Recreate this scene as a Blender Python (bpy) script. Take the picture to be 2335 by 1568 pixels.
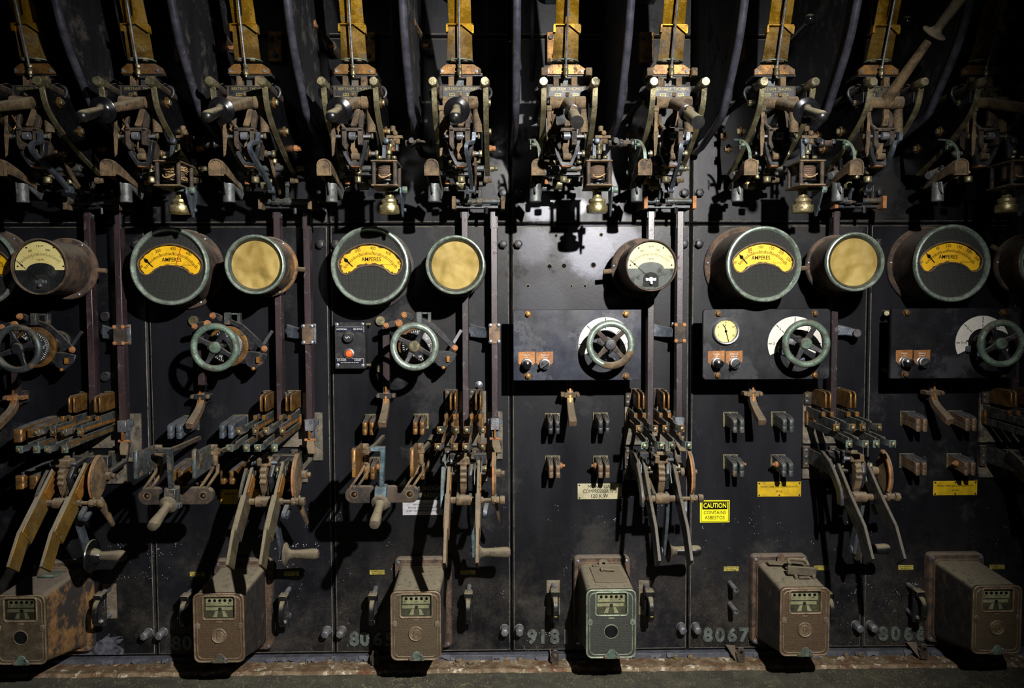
import bpy, bmesh, math, random
from mathutils import Vector, Matrix
random.seed(7)
SC = bpy.context.scene
for o in list(bpy.data.objects): bpy.data.objects.remove(o)
# ------------------------------------------------------------------ camera, world, light, exposure
S = 0.0015                      # metres on the switchboard per photo pixel
FPX = 1806.0
D = FPX * S
HC = 1.25                       # lens height above the floor
VX, VY = 1137.0, 690.0          # where the board's normal vanishes
yaw = math.atan((1167.5 - VX) / FPX); pitch = math.atan((784 - VY) / FPX); roll = 0.0035
F = Vector((math.sin(yaw) * math.cos(pitch), math.cos(yaw) * math.cos(pitch), -math.sin(pitch)))
R0 = F.cross(Vector((0, 0, 1))).normalized(); U0 = R0.cross(F)
RT = R0 * math.cos(roll) - U0 * math.sin(roll); UP = U0 * math.cos(roll) + R0 * math.sin(roll)
CAM = Vector((0, -D, HC))
cd = bpy.data.cameras.new('camera'); cam = bpy.data.objects.new('camera', cd); SC.collection.objects.link(cam)
mw = Matrix((RT, UP, -F)).transposed().to_4x4(); mw.translation = CAM; cam.matrix_world = mw
cd.sensor_width = 36; cd.lens = FPX / 2335 * 36; cd.clip_start = 0.02; cd.clip_end = 60
SC.camera = cam
wd = bpy.data.worlds.new('world'); SC.world = wd; wd.use_nodes = True
wd.node_tree.nodes['Background'].inputs[0].default_value = (0.62, 0.72, 1.0, 1)
wd.node_tree.nodes['Background'].inputs[1].default_value = 0.010
def lamp(name, kind, loc, target, energy, col, size, **kw):
    l = bpy.data.lights.new(name, kind); l.energy = energy; l.color = col
    if kind == 'AREA': l.size = size
    else: l.shadow_soft_size = size
    for k, v in kw.items(): setattr(l, k, v)
    o = bpy.data.objects.new(name, l); SC.collection.objects.link(o); o.location = loc
    o.rotation_euler = (Vector(target) - Vector(loc)).to_track_quat('-Z', 'Y').to_euler()
    return o
lamp('work_light', 'SPOT', (0.68, -2.62, HC + 0.86), (-0.10, 0, HC - 0.34), 740, (1.0, 0.965, 0.93), 0.022,
     spot_size=math.radians(80), spot_blend=1.0)
SC.view_settings.view_transform = 'Standard'; SC.view_settings.look = 'None'
SC.view_settings.exposure = 0.0; SC.view_settings.gamma = 1.0; SC.view_settings.use_curve_mapping = False

def W(px, py, d):
    """point at distance d in front of the board seen at photo pixel (px, py)"""
    v = F * FPX + RT * (px - 1167.5) - UP * (py - 784)
    t = (-d - CAM.y) / v.y
    return CAM + v * t
def PX(p):
    q = Vector(p) - CAM; z = q.dot(F)
    return 1167.5 + FPX * q.dot(RT) / z, 784 - FPX * q.dot(UP) / z
def UV(u, v, d):                # board coordinates (photo pixels as if flat on the board)
    return Vector(((u - VX) * S, -d, HC + (VY - v) * S))
PW = 411.0                      # panel pitch in board pixels
PITCH = PW * S; HALF = PITCH / 2

# ------------------------------------------------------------------ materials
def srgb(h):
    if isinstance(h, tuple): return h if len(h) == 4 else (*h, 1)
    c = [int(h[i:i+2], 16) / 255 for i in (0, 2, 4)]
    return tuple([x / 12.92 if x <= .04045 else ((x + .055) / 1.055) ** 2.4 for x in c] + [1])
def ramp(nt, src, p0, p1):
    n = nt.nodes.new('ShaderNodeMapRange'); n.interpolation_type = 'SMOOTHSTEP'
    n.inputs[1].default_value = p0; n.inputs[2].default_value = p1
    nt.links.new(src, n.inputs[0]); return n.outputs[0]
def mixc(nt, fac, a, b):
    n = nt.nodes.new('ShaderNodeMix'); n.data_type = 'RGBA'
    if isinstance(fac, (int, float)): n.inputs[0].default_value = fac
    else: nt.links.new(fac, n.inputs[0])
    for i, x in ((6, a), (7, b)):
        if isinstance(x, tuple): n.inputs[i].default_value = x
        else: nt.links.new(x, n.inputs[i])
    return n.outputs[2]
def mixf(nt, fac, a, b):
    n = nt.nodes.new('ShaderNodeMix'); n.data_type = 'FLOAT'
    nt.links.new(fac, n.inputs[0])
    for i, x in ((2, a), (3, b)):
        if isinstance(x, (int, float)): n.inputs[i].default_value = x
        else: nt.links.new(x, n.inputs[i])
    return n.outputs[0]
def mth(nt, op, a, b=None, c=None):
    n = nt.nodes.new('ShaderNodeMath'); n.operation = op
    for i, x in enumerate((a, b, c)):
        if x is None: continue
        if isinstance(x, (int, float)): n.inputs[i].default_value = x
        else: nt.links.new(x, n.inputs[i])
    return n.outputs[0]
def noise(nt, vec, scale, detail=4, rough=.6, off=0.0):
    n = nt.nodes.new('ShaderNodeTexNoise'); n.inputs['Scale'].default_value = scale
    n.inputs['Detail'].default_value = detail; n.inputs['Roughness'].default_value = rough
    if off:
        m = nt.nodes.new('ShaderNodeVectorMath'); m.operation = 'ADD'; m.inputs[1].default_value = (off, off * .7, off * 1.3)
        nt.links.new(vec, m.inputs[0]); vec = m.outputs[0]
    nt.links.new(vec, n.inputs['Vector']); return n.outputs[0]
MATS = {}
def mat(name, c1, c2, rough=.5, metal=0., c3=None, a3=.5, s1=30, s3=22, dust=0., dustc='7d7460', bump=.25, bs=220, c4=None, a4=.6, stretch=None, specks=None, spec=.5, rvar=.12, grain=.55):
    m = bpy.data.materials.new(name); m.use_nodes = True; nt = m.node_tree; b = nt.nodes['Principled BSDF']
    g = nt.nodes.new('ShaderNodeNewGeometry'); vec = g.outputs['Position']
    if stretch:
        mp = nt.nodes.new('ShaderNodeMapping'); mp.inputs['Scale'].default_value = stretch
        nt.links.new(vec, mp.inputs['Vector']); vs = mp.outputs[0]
    else: vs = vec
    col = mixc(nt, ramp(nt, noise(nt, vs, s1), .35, .65), srgb(c1), srgb(c2))
    rgh = mth(nt, 'MULTIPLY_ADD', noise(nt, vs, s1 * 1.7, off=3.1), rvar * 2, rough - rvar)
    met = None
    if c3:
        f = ramp(nt, noise(nt, vec, s3, 6, .7, 11.3), 1 - a3 - .07, 1 - a3 + .09)
        col = mixc(nt, f, col, srgb(c3)); rgh = mixf(nt, f, rgh, .85); met = mth(nt, 'MULTIPLY_ADD', f, -metal, metal)
    if c4:
        f = ramp(nt, noise(nt, vec, s3 * 1.6, 6, .7, 27.7), a4, a4 + .12)
        col = mixc(nt, f, col, srgb(c4)); rgh = mixf(nt, f, rgh, .9)
        met = mth(nt, 'MULTIPLY', met if met is not None else metal, mth(nt, 'SUBTRACT', 1.0, f))
    if grain:
        gr = mth(nt, 'MULTIPLY_ADD', ramp(nt, noise(nt, vec, 420, 3, .75, 41.), .30, .70), grain * 1.5, 1 - grain * .8)
        hs = nt.nodes.new('ShaderNodeVectorMath'); hs.operation = 'SCALE'; nt.links.new(col, hs.inputs[0]); nt.links.new(gr, hs.inputs['Scale']); col = hs.outputs[0]
    if specks:
        v = nt.nodes.new('ShaderNodeTexVoronoi'); v.inputs['Scale'].default_value = specks[1]; nt.links.new(vec, v.inputs['Vector'])
        thr = mth(nt, 'MULTIPLY', ramp(nt, noise(nt, vec, 7, 4, .7, 5.), .38, .75), specks[2])
        f = mth(nt, 'LESS_THAN', v.outputs['Distance'], thr)
        f2 = mth(nt, 'GREATER_THAN', noise(nt, v.outputs['Position'], 37, 0, .5), specks[3])
        f = mth(nt, 'MULTIPLY', f, f2)
        if len(specks) > 4:
            sz = nt.nodes.new('ShaderNodeSeparateXYZ'); nt.links.new(vec, sz.inputs[0]); f = mth(nt, 'MULTIPLY', f, mth(nt, 'LESS_THAN', sz.outputs[2], mth(nt, 'MULTIPLY', noise(nt, vec, 12, 3, .6, 2.), specks[4])))
        col = mixc(nt, f, col, srgb(specks[0])); rgh = mixf(nt, f, rgh, .8)
    if dust:
        sx = nt.nodes.new('ShaderNodeSeparateXYZ'); nt.links.new(g.outputs['Normal'], sx.inputs[0])
        f = ramp(nt, sx.outputs[2], .25, .8)
        f = mth(nt, 'MULTIPLY', f, dust)
        f = mth(nt, 'MULTIPLY', f, ramp(nt, noise(nt, vec, 60, 5, .7, 9.), .2, .5))
        dc = mixc(nt, noise(nt, vec, 500, 2, .6), srgb(dustc), tuple(x * .45 for x in srgb(dustc)[:3]) + (1,))
        col = mixc(nt, f, col, dc); rgh = mixf(nt, f, rgh, .95)
        met = mth(nt, 'MULTIPLY', met if met is not None else metal, mth(nt, 'SUBTRACT', 1.0, f))
    nt.links.new(col, b.inputs['Base Color']); nt.links.new(rgh, b.inputs['Roughness'])
    if met is not None: nt.links.new(met, b.inputs['Metallic'])
    else: b.inputs['Metallic'].default_value = metal
    b.inputs['Specular IOR Level'].default_value = spec
    if bump:
        bn = nt.nodes.new('ShaderNodeBump'); bn.inputs['Strength'].default_value = bump; bn.inputs['Distance'].default_value = .002
        nt.links.new(noise(nt, vec, bs, 5, .7), bn.inputs['Height']); nt.links.new(bn.outputs[0], b.inputs['Normal'])
    MATS[name] = m; return m
mat('slate', '0a0b0e', '15161b', .40, 0, '282623', .40, s1=3.2, s3=2.6, bump=.12, bs=60, specks=('8a8d95', 150, .34, .60, 1.0), stretch=(1, 1, .3), spec=.26, rvar=.28, c4='34343a', a4=.68, grain=.2)
mat('slate_upper', '0a0b0e', '131419', .40, 0, '232221', .40, s1=5, s3=4, bump=.12, bs=60, stretch=(1, 1, .3), spec=.26, rvar=.28, grain=.2)
mat('slate_edge', '474339', '686052', .6, 0, '1c1b1c', .42, bump=.2)
mat('board_black', '0b0e18', '131929', .33, 0, '1b2130', .4, s1=9, s3=7, bump=.03, spec=.6, rvar=.15, grain=.1)
mat('barrier', '101114', '1c1d21', .55, 0, '3a3733', .42, s1=12, s3=14, stretch=(1, 1, .18), bump=.12, specks=('77736a', 140, .2, .75))
mat('tube_black', '3c3d48', '54545f', .28, .5, '6a665e', .30, bump=.06, spec=.9, grain=.2)
mat('gloss_black', '0b0b0d', '131316', .22, 0, dust=.9, dustc='8c8367', bump=.05, spec=.6)
mat('grip', '0c0c0e', '171716', .34, 0, dust=1.0, dustc='857b60', bump=.12, c4='3a3529', a4=.62, grain=.3)
mat('grip_dusty', '40392c', '584f3d', .8, 0, dust=1.0, dustc='7d735c', bump=.3, c4='2a2620', a4=.6)
mat('black_iron', '1a1b1e', '2c2d31', .42, .3, '4c3a2b', .36, dust=.55, bump=.35, bs=160)
mat('grey_iron', '3d444c', '59616a', .45, .5, '2a2c30', .4, dust=.4, bump=.4, bs=140, c4='6f8f8a', a4=.66)
mat('rust', '453826', '6b573c', .78, .1, '2a211a', .42, dust=.8, dustc='857a64', bump=.6, bs=200, c4='855c34', a4=.62)
mat('rust_dark', '2c251e', '483b2e', .7, .2, '171412', .45, dust=.85, dustc='807460', bump=.55, bs=200, c4='74502f', a4=.62)
mat('rust_orange', '7d4f2a', '9c6a3e', .7, .1, '5b3f28', .38, dust=.4, bump=.5, c4='b88d62', a4=.66)
mat('brass', 'a07c25', 'c59a33', .38, .75, '6d5a20', .42, s1=14, s3=14, bump=.1, c4='5a4a20', a4=.60, stretch=(1, 1, .4))
mat('brass_blade', '8f6c18', 'b88d22', .34, .75, '6a531d', .46, s1=9, s3=9, bump=.08, c4='4d4a30', a4=.62, stretch=(1, 1, .35))
mat('brass_worn', '6f5626', '957634', .36, .7, '4a3c28', .46, s1=11, s3=12, bump=.1, c4='4f7076', a4=.60, stretch=(.5, 1, 1.6))
mat('brass_dull', '67614a', '8d8666', .38, .75, '3e3a28', .42, dust=.4, bump=.35, c4='5a5c48', a4=.66)
mat('brass_pot', '766c48', 'a89e74', .30, .8, '4a3c28', .44, dust=.3, bump=.4, c4='5a3c24', a4=.60)
mat('copper', '5a4022', '86602e', .42, .6, '382a1c', .42, s3=30, dust=.4, bump=.25, c4='587a70', a4=.65)
mat('copper_bright', '8a5824', 'b37a34', .4, .6, '5e4424', .4, s3=30, dust=.3, bump=.2, c4='6f9488', a4=.70)
mat('copper_pale', '574636', '755f4a', .5, .4, '3c3026', .42, dust=.6, bump=.25, c4='6b3f28', a4=.63)
mat('verdigris', '46584c', '657a6c', .55, .3, '3e382c', .45, dust=.4, bump=.35, c4='7da094', a4=.66)
mat('verdigris_blue', '3c4c52', '5c7076', .6, .25, '35332f', .42, dust=.4, bump=.35, c4='7c9ea2', a4=.62)
mat('contact_green', '363a37', '50585a', .45, .55, '5e482f', .42, s3=40, dust=.5, bump=.35, c4='6f968e', a4=.65)
mat('bezel', '6b776c', '93a195', .36, .5, '5a5644', .30, s1=50, s3=40, dust=.2, bump=.12, c4='86a89a', a4=.62)
mat('case_rust', '332a24', '5a4636', .75, .15, '1c1917', .42, s3=26, dust=.9, dustc='7d7263', bump=.7, bs=260, c4='84532e', a4=.62)
mat('case_rust_orange', '70522f', '8a673c', .7, .1, '25201d', .53, s3=12, dust=.9, dustc='7d7263', bump=.5, bs=260, c4='32261c', a4=.58)
mat('meter_case', '1f1d1c', '302c29', .6, .1, '4e3b2a', .38, s3=14, dust=1.0, dustc='8a8069', bump=.5, bs=300)
mat('meter_face', '423829', '5c5140', .55, .35, '2c261e', .4, s3=30, dust=.6, bump=.3)
mat('meter_rim', '62533c', '82705a', .5, .4, '42352a', .4, s3=40, dust=.6, dustc='8c8067', bump=.3, c4='7a5430', a4=.62)
mat('meter_face_green', '343632', '4c4f49', .5, .35, '262723', .42, s3=30, dust=.5, bump=.3)
mat('meter_rim_green', '5e6856', '84907a', .5, .4, '4a4436', .4, s3=40, dust=.5, bump=.3)
mat('bakelite_rod', '211719', '34272a', .36, 0, '4f4648', .36, s1=20, s3=30, bump=.15, stretch=(1, 1, .2), spec=.7, c4='42201c', a4=.60, grain=.3)
mat('blade_brown', '4a4436', '655a42', .5, .45, '36302a', .42, s1=22, s3=24, dust=.7, dustc='8a8068', bump=.3, c4='7d6234', a4=.62)
mat('blade_ochre', '6a5224', '86682c', .5, .5, '40361f', .42, s1=16, s3=18, dust=.7, dustc='8a8a84', bump=.25, c4='5c6a60', a4=.66)
mat('board_plain', '0b0c0f', '121318', .38, 0, '191a20', .4, s1=9, s3=7, bump=.03, spec=.5, rvar=.15, grain=.1)
mat('dial_black', '131416', '1d1e21', .45, 0, '2c2b2a', .4, bump=.1)
mat('cream', 'cfb978', 'dfcb90', .7, 0, 'b59b5c', .3, s1=8, s3=14, bump=.03, grain=.1)
mat('cream_pale', 'c8b78c', 'd2c399', .6, 0, 'b59b66', .3, s1=8, bump=.02, grain=.08)
mat('paper', '967a40', 'a88c4e', .7, 0, '8a703a', .35, s1=6, s3=7, bump=.8, bs=16, grain=.08)
for n_ in MATS['paper'].node_tree.nodes:
    if n_.type == 'BUMP': n_.inputs['Distance'].default_value = .045; n_.inputs['Height'].links[0].from_node.inputs['Detail'].default_value = 1.2
mat('amber', 'e0a410', 'f0b81e', .45, 0, '9a6410', .36, s1=16, s3=15, bump=.03, c4='5a3208', a4=.66, grain=.1)
mat('white_dial', 'b4b0a8', 'c4c1b8', .5, 0, '9c9484', .3, s1=10, bump=.02, grain=.1)
mat('meter_inside', '2e2c22', '45422f', .6, 0, '1c1b17', .4, bump=.02)
mat('burnt', '2a1606', '5a3408', .6, 0, '160c04', .4, s1=60, s3=50, bump=.1)
mat('numeral', '424640', '5c6660', .5, .2, '322b26', .38, s3=60, dust=.5, bump=.3, c4='7fa6ac', a4=.57)
mat('ink', '0a0908', '0e0c0a', .8, 0, bump=0, spec=.1, grain=0)
mat('plate_beige', '5c5446', '7a705e', .6, .2, '3e362c', .4, bump=.2)
mat('dial_olive', '6e6a50', '8c8668', .6, 0, '56523e', .35, bump=.02, grain=.15)
mat('ink_white', 'b9b9b4', 'd0d0ca', .6, 0, bump=0)
mat('ink_gold', '6b6238', '857a48', .5, .3, bump=0, grain=.5)
mat('needle_orange', 'c8541c', 'd8642a', .5, 0, bump=0)
mat('sign_yellow', 'a88a08', 'c2a010', .5, .1, '7a6410', .32, s1=30, s3=14, bump=.05, grain=.12)
mat('sign_caution', 'd8d010', 'e2da1c', .5, 0, bump=.02, grain=.12)
mat('sign_cream', '8f8a6c', 'a8a284', .5, .1, '6e6850', .4, bump=.05, grain=.12)
mat('sign_white', '8e8c90', 'a6a4a8', .6, 0, bump=.03, grain=.12)
mat('tag_yellow', '8e8236', 'b5a850', .5, .2, '5a5424', .4, s3=60, bump=.1)
mat('orange_plate', '7c4f26', '98683a', .5, .3, 'b9a48a', .28, s3=60, bump=.15)
mat('steel', '6d7076', '90939a', .35, .7, '4a4036', .38, dust=.4, bump=.2)
mat('lead', '4a4d4c', '666a68', .5, .45, '33322f', .4, dust=.6, bump=.35, c4='6f8578', a4=.64)
mat('coil', '4a3a2e', '6a5242', .55, .1, '2c2420', .42, dust=.4, bump=.5, bs=300, stretch=(.3, .3, 9))
mat('cord', '8a6f48', 'a88c5e', .8, 0, '5a4630', .4, bump=.3)
mat('wood_base', '3a3c44', '4c4e55', .7, 0, '2a2a2c', .4, s3=10, bump=.5, bs=90)
mat('kerb_rust', '57462f', '7d6c52', .75, .05, '57331b', .44, s1=25, s3=18, bump=1, bs=120, c4='c2b8a4', a4=.545)
mat('concrete', '35342a', '474638', .85, 0, '57533f', .4, s1=10, s3=20, bump=1, bs=200, specks=('b5aa70', 260, .36, .45))
mat('scrape', '3e3f48', '565862', .7, 0, '1c1d22', .46, s1=50, s3=40, bump=.1)
def glass(name, tint=(.95, .97, .95, 1), refl=.10):
    m = bpy.data.materials.new(name); m.use_nodes = True; nt = m.node_tree; nt.nodes.clear()
    o = nt.nodes.new('ShaderNodeOutputMaterial'); t = nt.nodes.new('ShaderNodeBsdfTransparent'); t.inputs[0].default_value = tint
    g = nt.nodes.new('ShaderNodeBsdfGlossy'); g.inputs['Roughness'].default_value = .12
    fr = nt.nodes.new('ShaderNodeLayerWeight'); fr.inputs[0].default_value = .25
    mx = nt.nodes.new('ShaderNodeMixShader')
    nt.links.new(mth(nt, 'MULTIPLY', fr.outputs['Fresnel'], .6), mx.inputs[0]); nt.links.new(t.outputs[0], mx.inputs[1]); nt.links.new(g.outputs[0], mx.inputs[2])
    nt.links.new(mx.outputs[0], o.inputs[0]); MATS[name] = m
glass('pane'); glass('lens_orange', (.95, .35, .04, 1))
def mesh_mat(name, base, dot, sc):        # woven / perforated surface
    m = mat(name, base, base, .5, .2, dot, .3, s3=18, bump=.1); nt = m.node_tree; b = nt.nodes['Principled BSDF']
    g = nt.nodes.new('ShaderNodeNewGeometry'); mp = nt.nodes.new('ShaderNodeMapping'); mp.inputs['Rotation'].default_value = (0, math.pi/4, 0)
    nt.links.new(g.outputs['Position'], mp.inputs['Vector']); sx = nt.nodes.new('ShaderNodeSeparateXYZ'); nt.links.new(mp.outputs[0], sx.inputs[0])
    h = mth(nt, 'MULTIPLY', mth(nt, 'SINE', mth(nt, 'MULTIPLY', sx.outputs[0], sc)), mth(nt, 'SINE', mth(nt, 'MULTIPLY', sx.outputs[2], sc)))
    bn = nt.nodes.new('ShaderNodeBump'); bn.inputs['Strength'].default_value = .45; bn.inputs['Distance'].default_value = .001
    nt.links.new(h, bn.inputs['Height']); nt.links.new(bn.outputs[0], b.inputs['Normal']); return m
mesh_mat('grille', '221f20', '2f2b2c', 2200)
mesh_mat('face_knurl', '4a3e2b', '685840', 1900)
mesh_mat('face_knurl_brown', '4b3a26', '6a5032', 1900)
mesh_mat('face_knurl_green', '33352f', '494c44', 1900)

def low_dirt(name, colr):
    nt = MATS[name].node_tree; b = nt.nodes['Principled BSDF']; g = nt.nodes.new('ShaderNodeNewGeometry'); vec = g.outputs['Position']
    sx = nt.nodes.new('ShaderNodeSeparateXYZ'); nt.links.new(vec, sx.inputs[0])
    f = mth(nt, 'SUBTRACT', 1.0, ramp(nt, sx.outputs[2], .02, .60)); f = mth(nt, 'MULTIPLY', f, ramp(nt, noise(nt, vec, 5, 6, .75, 71.), .38, .68)); f = mth(nt, 'MULTIPLY', f, ramp(nt, noise(nt, vec, 300, 3, .7, 7.), .2, .7))
    l = b.inputs['Base Color'].links[0].from_socket; nt.links.new(mixc(nt, mth(nt, 'MULTIPLY', f, .8), l, srgb(colr)), b.inputs['Base Color'])
low_dirt('slate', '4a453d')
def worn_glare(src, name, spots, colr):  # lighter, smoother spots: lamp glare on scuffed slate painted into the colour
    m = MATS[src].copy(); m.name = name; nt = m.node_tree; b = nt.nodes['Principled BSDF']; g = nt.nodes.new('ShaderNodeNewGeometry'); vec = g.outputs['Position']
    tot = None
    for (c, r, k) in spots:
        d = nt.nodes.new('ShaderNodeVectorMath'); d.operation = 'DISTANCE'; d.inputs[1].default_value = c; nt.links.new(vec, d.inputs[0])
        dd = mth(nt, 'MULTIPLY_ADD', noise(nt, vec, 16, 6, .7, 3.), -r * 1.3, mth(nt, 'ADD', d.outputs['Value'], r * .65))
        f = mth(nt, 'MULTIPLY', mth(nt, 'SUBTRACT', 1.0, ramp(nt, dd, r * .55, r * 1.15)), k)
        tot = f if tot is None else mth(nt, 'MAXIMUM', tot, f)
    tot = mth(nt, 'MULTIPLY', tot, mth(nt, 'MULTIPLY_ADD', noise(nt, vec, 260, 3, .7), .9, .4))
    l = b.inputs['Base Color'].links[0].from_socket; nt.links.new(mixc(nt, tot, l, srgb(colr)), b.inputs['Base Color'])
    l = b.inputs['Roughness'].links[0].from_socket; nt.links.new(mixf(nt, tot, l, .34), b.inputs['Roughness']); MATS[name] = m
worn_glare('slate', 'slate_worn_glare', [(tuple(W(1345, 570, 0)), .10, 1.3), (tuple(W(1415, 545, 0)), .07, .8), (tuple(W(1215, 560, 0)), .07, .4), (tuple(W(1230, 690, 0)), .10, .12)], '6c6d78')  # grey glare patches painted onto the scuffed slate of the drilled panel
worn_glare('slate_upper', 'slate_upper_worn_glare', [(tuple(W(1235, 475, 0)), .055, 1.3), (tuple(W(1320, 470, 0)), .03, 1.2)], '70717c')

# ------------------------------------------------------------------ mesh helpers
COL = SC.collection
def basis(ax):
    ax = Vector(ax).normalized()
    a = Vector((0, 0, 1)) if abs(ax.z) < .9 else Vector((1, 0, 0))
    x = a.cross(ax).normalized(); return x, ax.cross(x), ax
def catmull(p, n=5, closed=False):
    p = [Vector(q) for q in p]; out = []; m = len(p)
    for i in range(m if closed else m - 1):
        a = p[(i - 1) % m] if (closed or i > 0) else p[0]; b = p[i]; c = p[(i + 1) % m]
        d = p[(i + 2) % m] if (closed or i + 2 < m) else p[-1]
        for k in range(n):
            t = k / n
            out.append(.5 * (2 * b + (c - a) * t + (2 * a - 5 * b + 4 * c - d) * t * t + (3 * b - a - 3 * c + d) * t ** 3))
    if not closed: out.append(p[-1])
    return out
class MB:
    def __init__(s): s.bm = bmesh.new()
    def add(s, vs, fs):
        b = [s.bm.verts.new(v) for v in vs]
        for f in fs:
            try: s.bm.faces.new([b[i] for i in f])
            except ValueError: pass
        return s
    def box(s, c, sz, rot=None):
        c = Vector(c); h = [x / 2 for x in sz]
        vs = [Vector((x * h[0], y * h[1], z * h[2])) for x in (-1, 1) for y in (-1, 1) for z in (-1, 1)]
        if rot: vs = [rot @ v for v in vs]
        return s.add([v + c for v in vs], [(0,1,3,2),(4,6,7,5),(0,4,5,1),(2,3,7,6),(0,2,6,4),(1,5,7,3)])
    def span(s, a, b):
        a = Vector(a); b = Vector(b)
        return s.box((a + b) / 2, [abs(b[i] - a[i]) for i in range(3)])
    def loft(s, rings, caps=True, closed=True):
        n = len(rings[0]); vs = [v for r in rings for v in r]; fs = []
        for i in range(len(rings) - 1):
            for k in range(n if closed else n - 1):
                a = i * n + k; b = i * n + (k + 1) % n
                fs.append((a, b, b + n, a + n))
        if caps: fs += [tuple(range(n))[::-1], tuple(range((len(rings) - 1) * n, len(rings) * n))]
        return s.add(vs, fs)
    def cyl(s, p0, p1, r0, r1=None, n=16):
        p0 = Vector(p0); p1 = Vector(p1); r1 = r0 if r1 is None else r1; x, y, _ = basis(p1 - p0)
        return s.loft([[p + (x * math.cos(2*math.pi*k/n) + y * math.sin(2*math.pi*k/n)) * r for k in range(n)] for p, r in ((p0, r0), (p1, r1))])
    def hexb(s, p, ax, r, h, rot=0.0):
        p = Vector(p); x, y, a = basis(ax)
        ring = lambda q, rr: [q + (x * math.cos(rot + math.pi*k/3) + y * math.sin(rot + math.pi*k/3)) * rr for k in range(6)]
        return s.loft([ring(p, r), ring(p + a * h * .85, r), ring(p + a * h, r * .86)])
    def lathe(s, o, ax, prof, n=32, closed=False):
        o = Vector(o); x, y, a = basis(ax)
        rings = [[o + a * h + (x * math.cos(2*math.pi*k/n) + y * math.sin(2*math.pi*k/n)) * max(r, 1e-5) for k in range(n)] for r, h in prof]
        if closed: rings.append(rings[0])
        return s.loft(rings, caps=not closed)
    def tube(s, pts, r, n=10, smooth=0, closed=False):
        if smooth: pts = catmull(pts, smooth, closed)
        pts = [Vector(p) for p in pts]; rings = []; m = len(pts); nrm = None
        for i, p in enumerate(pts):
            t = (pts[(i+1) % m] - pts[i-1]) if closed else (pts[min(i+1, m-1)] - pts[max(i-1, 0)])
            t.normalize()
            if nrm is None: nrm = basis(t)[0]
            nrm = (nrm - t * nrm.dot(t)).normalized(); bi = t.cross(nrm)
            rr = r[i] if isinstance(r, (list, tuple)) else r
            rings.append([p + (nrm * math.cos(2*math.pi*k/n) + bi * math.sin(2*math.pi*k/n)) * rr for k in range(n)])
        if closed: rings.append(rings[0])
        return s.loft(rings, caps=not closed)
    def ribbon(s, pts, wdir, w, t, smooth=0):
        if smooth: pts = catmull(pts, smooth)
        pts = [Vector(p) for p in pts]; wd_ = Vector(wdir).normalized(); rings = []; m = len(pts)
        for i, p in enumerate(pts):
            a = (pts[i] - pts[i-1]).normalized() if i else (pts[1] - pts[0]).normalized()
            b = (pts[i+1] - pts[i]).normalized() if i < m - 1 else a
            tg = (a + b).normalized(); nn = tg.cross(wd_).normalized()
            k = 1 / max(.5, tg.dot(a)); f = i / (m - 1)
            ww, tt = [q if not isinstance(q, (list, tuple)) else (lambda g, j: q[j] + (q[j + 1] - q[j]) * (g - j))(f * (len(q) - 1), min(int(f * (len(q) - 1)), len(q) - 2)) for q in (w, t)]
            rings.append([p + wd_ * ww/2 + nn * tt/2 * k, p - wd_ * ww/2 + nn * tt/2 * k, p - wd_ * ww/2 - nn * tt/2 * k, p + wd_ * ww/2 - nn * tt/2 * k])
        return s.loft(rings)
    def prism(s, pts, vec):
        pts = [Vector(p) for p in pts]; v = Vector(vec)
        return s.loft([pts, [p + v for p in pts]])
    def ring_plate(s, outer, inner, vec):      # plate with a hole, equal point counts
        v = Vector(vec); o = [Vector(p) for p in outer]; i = [Vector(p) for p in inner]
        return s.loft([o, [p + v for p in o], [p + v for p in i], i, o], caps=False)
    def spring(s, p0, p1, R, r, turns, n=6):
        p0 = Vector(p0); p1 = Vector(p1); x, y, a = basis(p1 - p0); N = int(turns * 10); L = (p1 - p0)
        return s.tube([p0 + L * (i / N) + (x * math.cos(i*2*math.pi/10) + y * math.sin(i*2*math.pi/10)) * R for i in range(N + 1)], r, n)
    def text(s, txt, c, size, ext=.0006, align='CENTER', off=0.0, rot=0.0, space=1.0, sx=1.0):
        cu = bpy.data.curves.new('t', 'FONT'); cu.body = txt; cu.size = size; cu.align_x = align; cu.align_y = 'CENTER'
        cu.extrude = ext; cu.offset = off; cu.space_character = space; cu.resolution_u = 3; cu.space_line = .95
        o = bpy.data.objects.new('t', cu); COL.objects.link(o); dg = bpy.context.evaluated_depsgraph_get(); dg.update()
        me = bpy.data.meshes.new_from_object(o.evaluated_get(dg)); c = Vector(c)
        cr, sr = math.cos(rot), math.sin(rot)
        vs = []
        for v in me.vertices:
            x, y = v.co.x * sx, v.co.y
            vs.append(c + Vector((x * cr - y * sr, -v.co.z, x * sr + y * cr)))
        s.add(vs, [tuple(p.vertices) for p in me.polygons])
        bpy.data.objects.remove(o); bpy.data.meshes.remove(me); bpy.data.curves.remove(cu); return s
    def build(s, name, m, parent=None, bevel=0.0, seg=1, ang=30, weld=True):
        bm = s.bm
        if weld: bmesh.ops.remove_doubles(bm, verts=bm.verts, dist=1e-6)
        bmesh.ops.recalc_face_normals(bm, faces=bm.faces)
        if bevel:
            es = [e for e in bm.edges if len(e.link_faces) == 2 and e.calc_face_angle(0) > math.radians(ang)]
            if es: bmesh.ops.bevel(bm, geom=es, offset=bevel, segments=seg, affect='EDGES', clamp_overlap=True, profile=.6)
        for e in bm.edges:
            e.smooth = not (len(e.link_faces) == 2 and e.calc_face_angle(0) > math.radians(38))
        for f in bm.faces: f.smooth = True
        org = Vector((0, 0, 0)); q = parent
        while q is not None: org += q.location; q = q.parent
        if parent is None:
            vs = [v.co for v in bm.verts]
            if vs: org = Vector(((min(v.x for v in vs)+max(v.x for v in vs))/2, max(v.y for v in vs), min(v.z for v in vs)))
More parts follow.
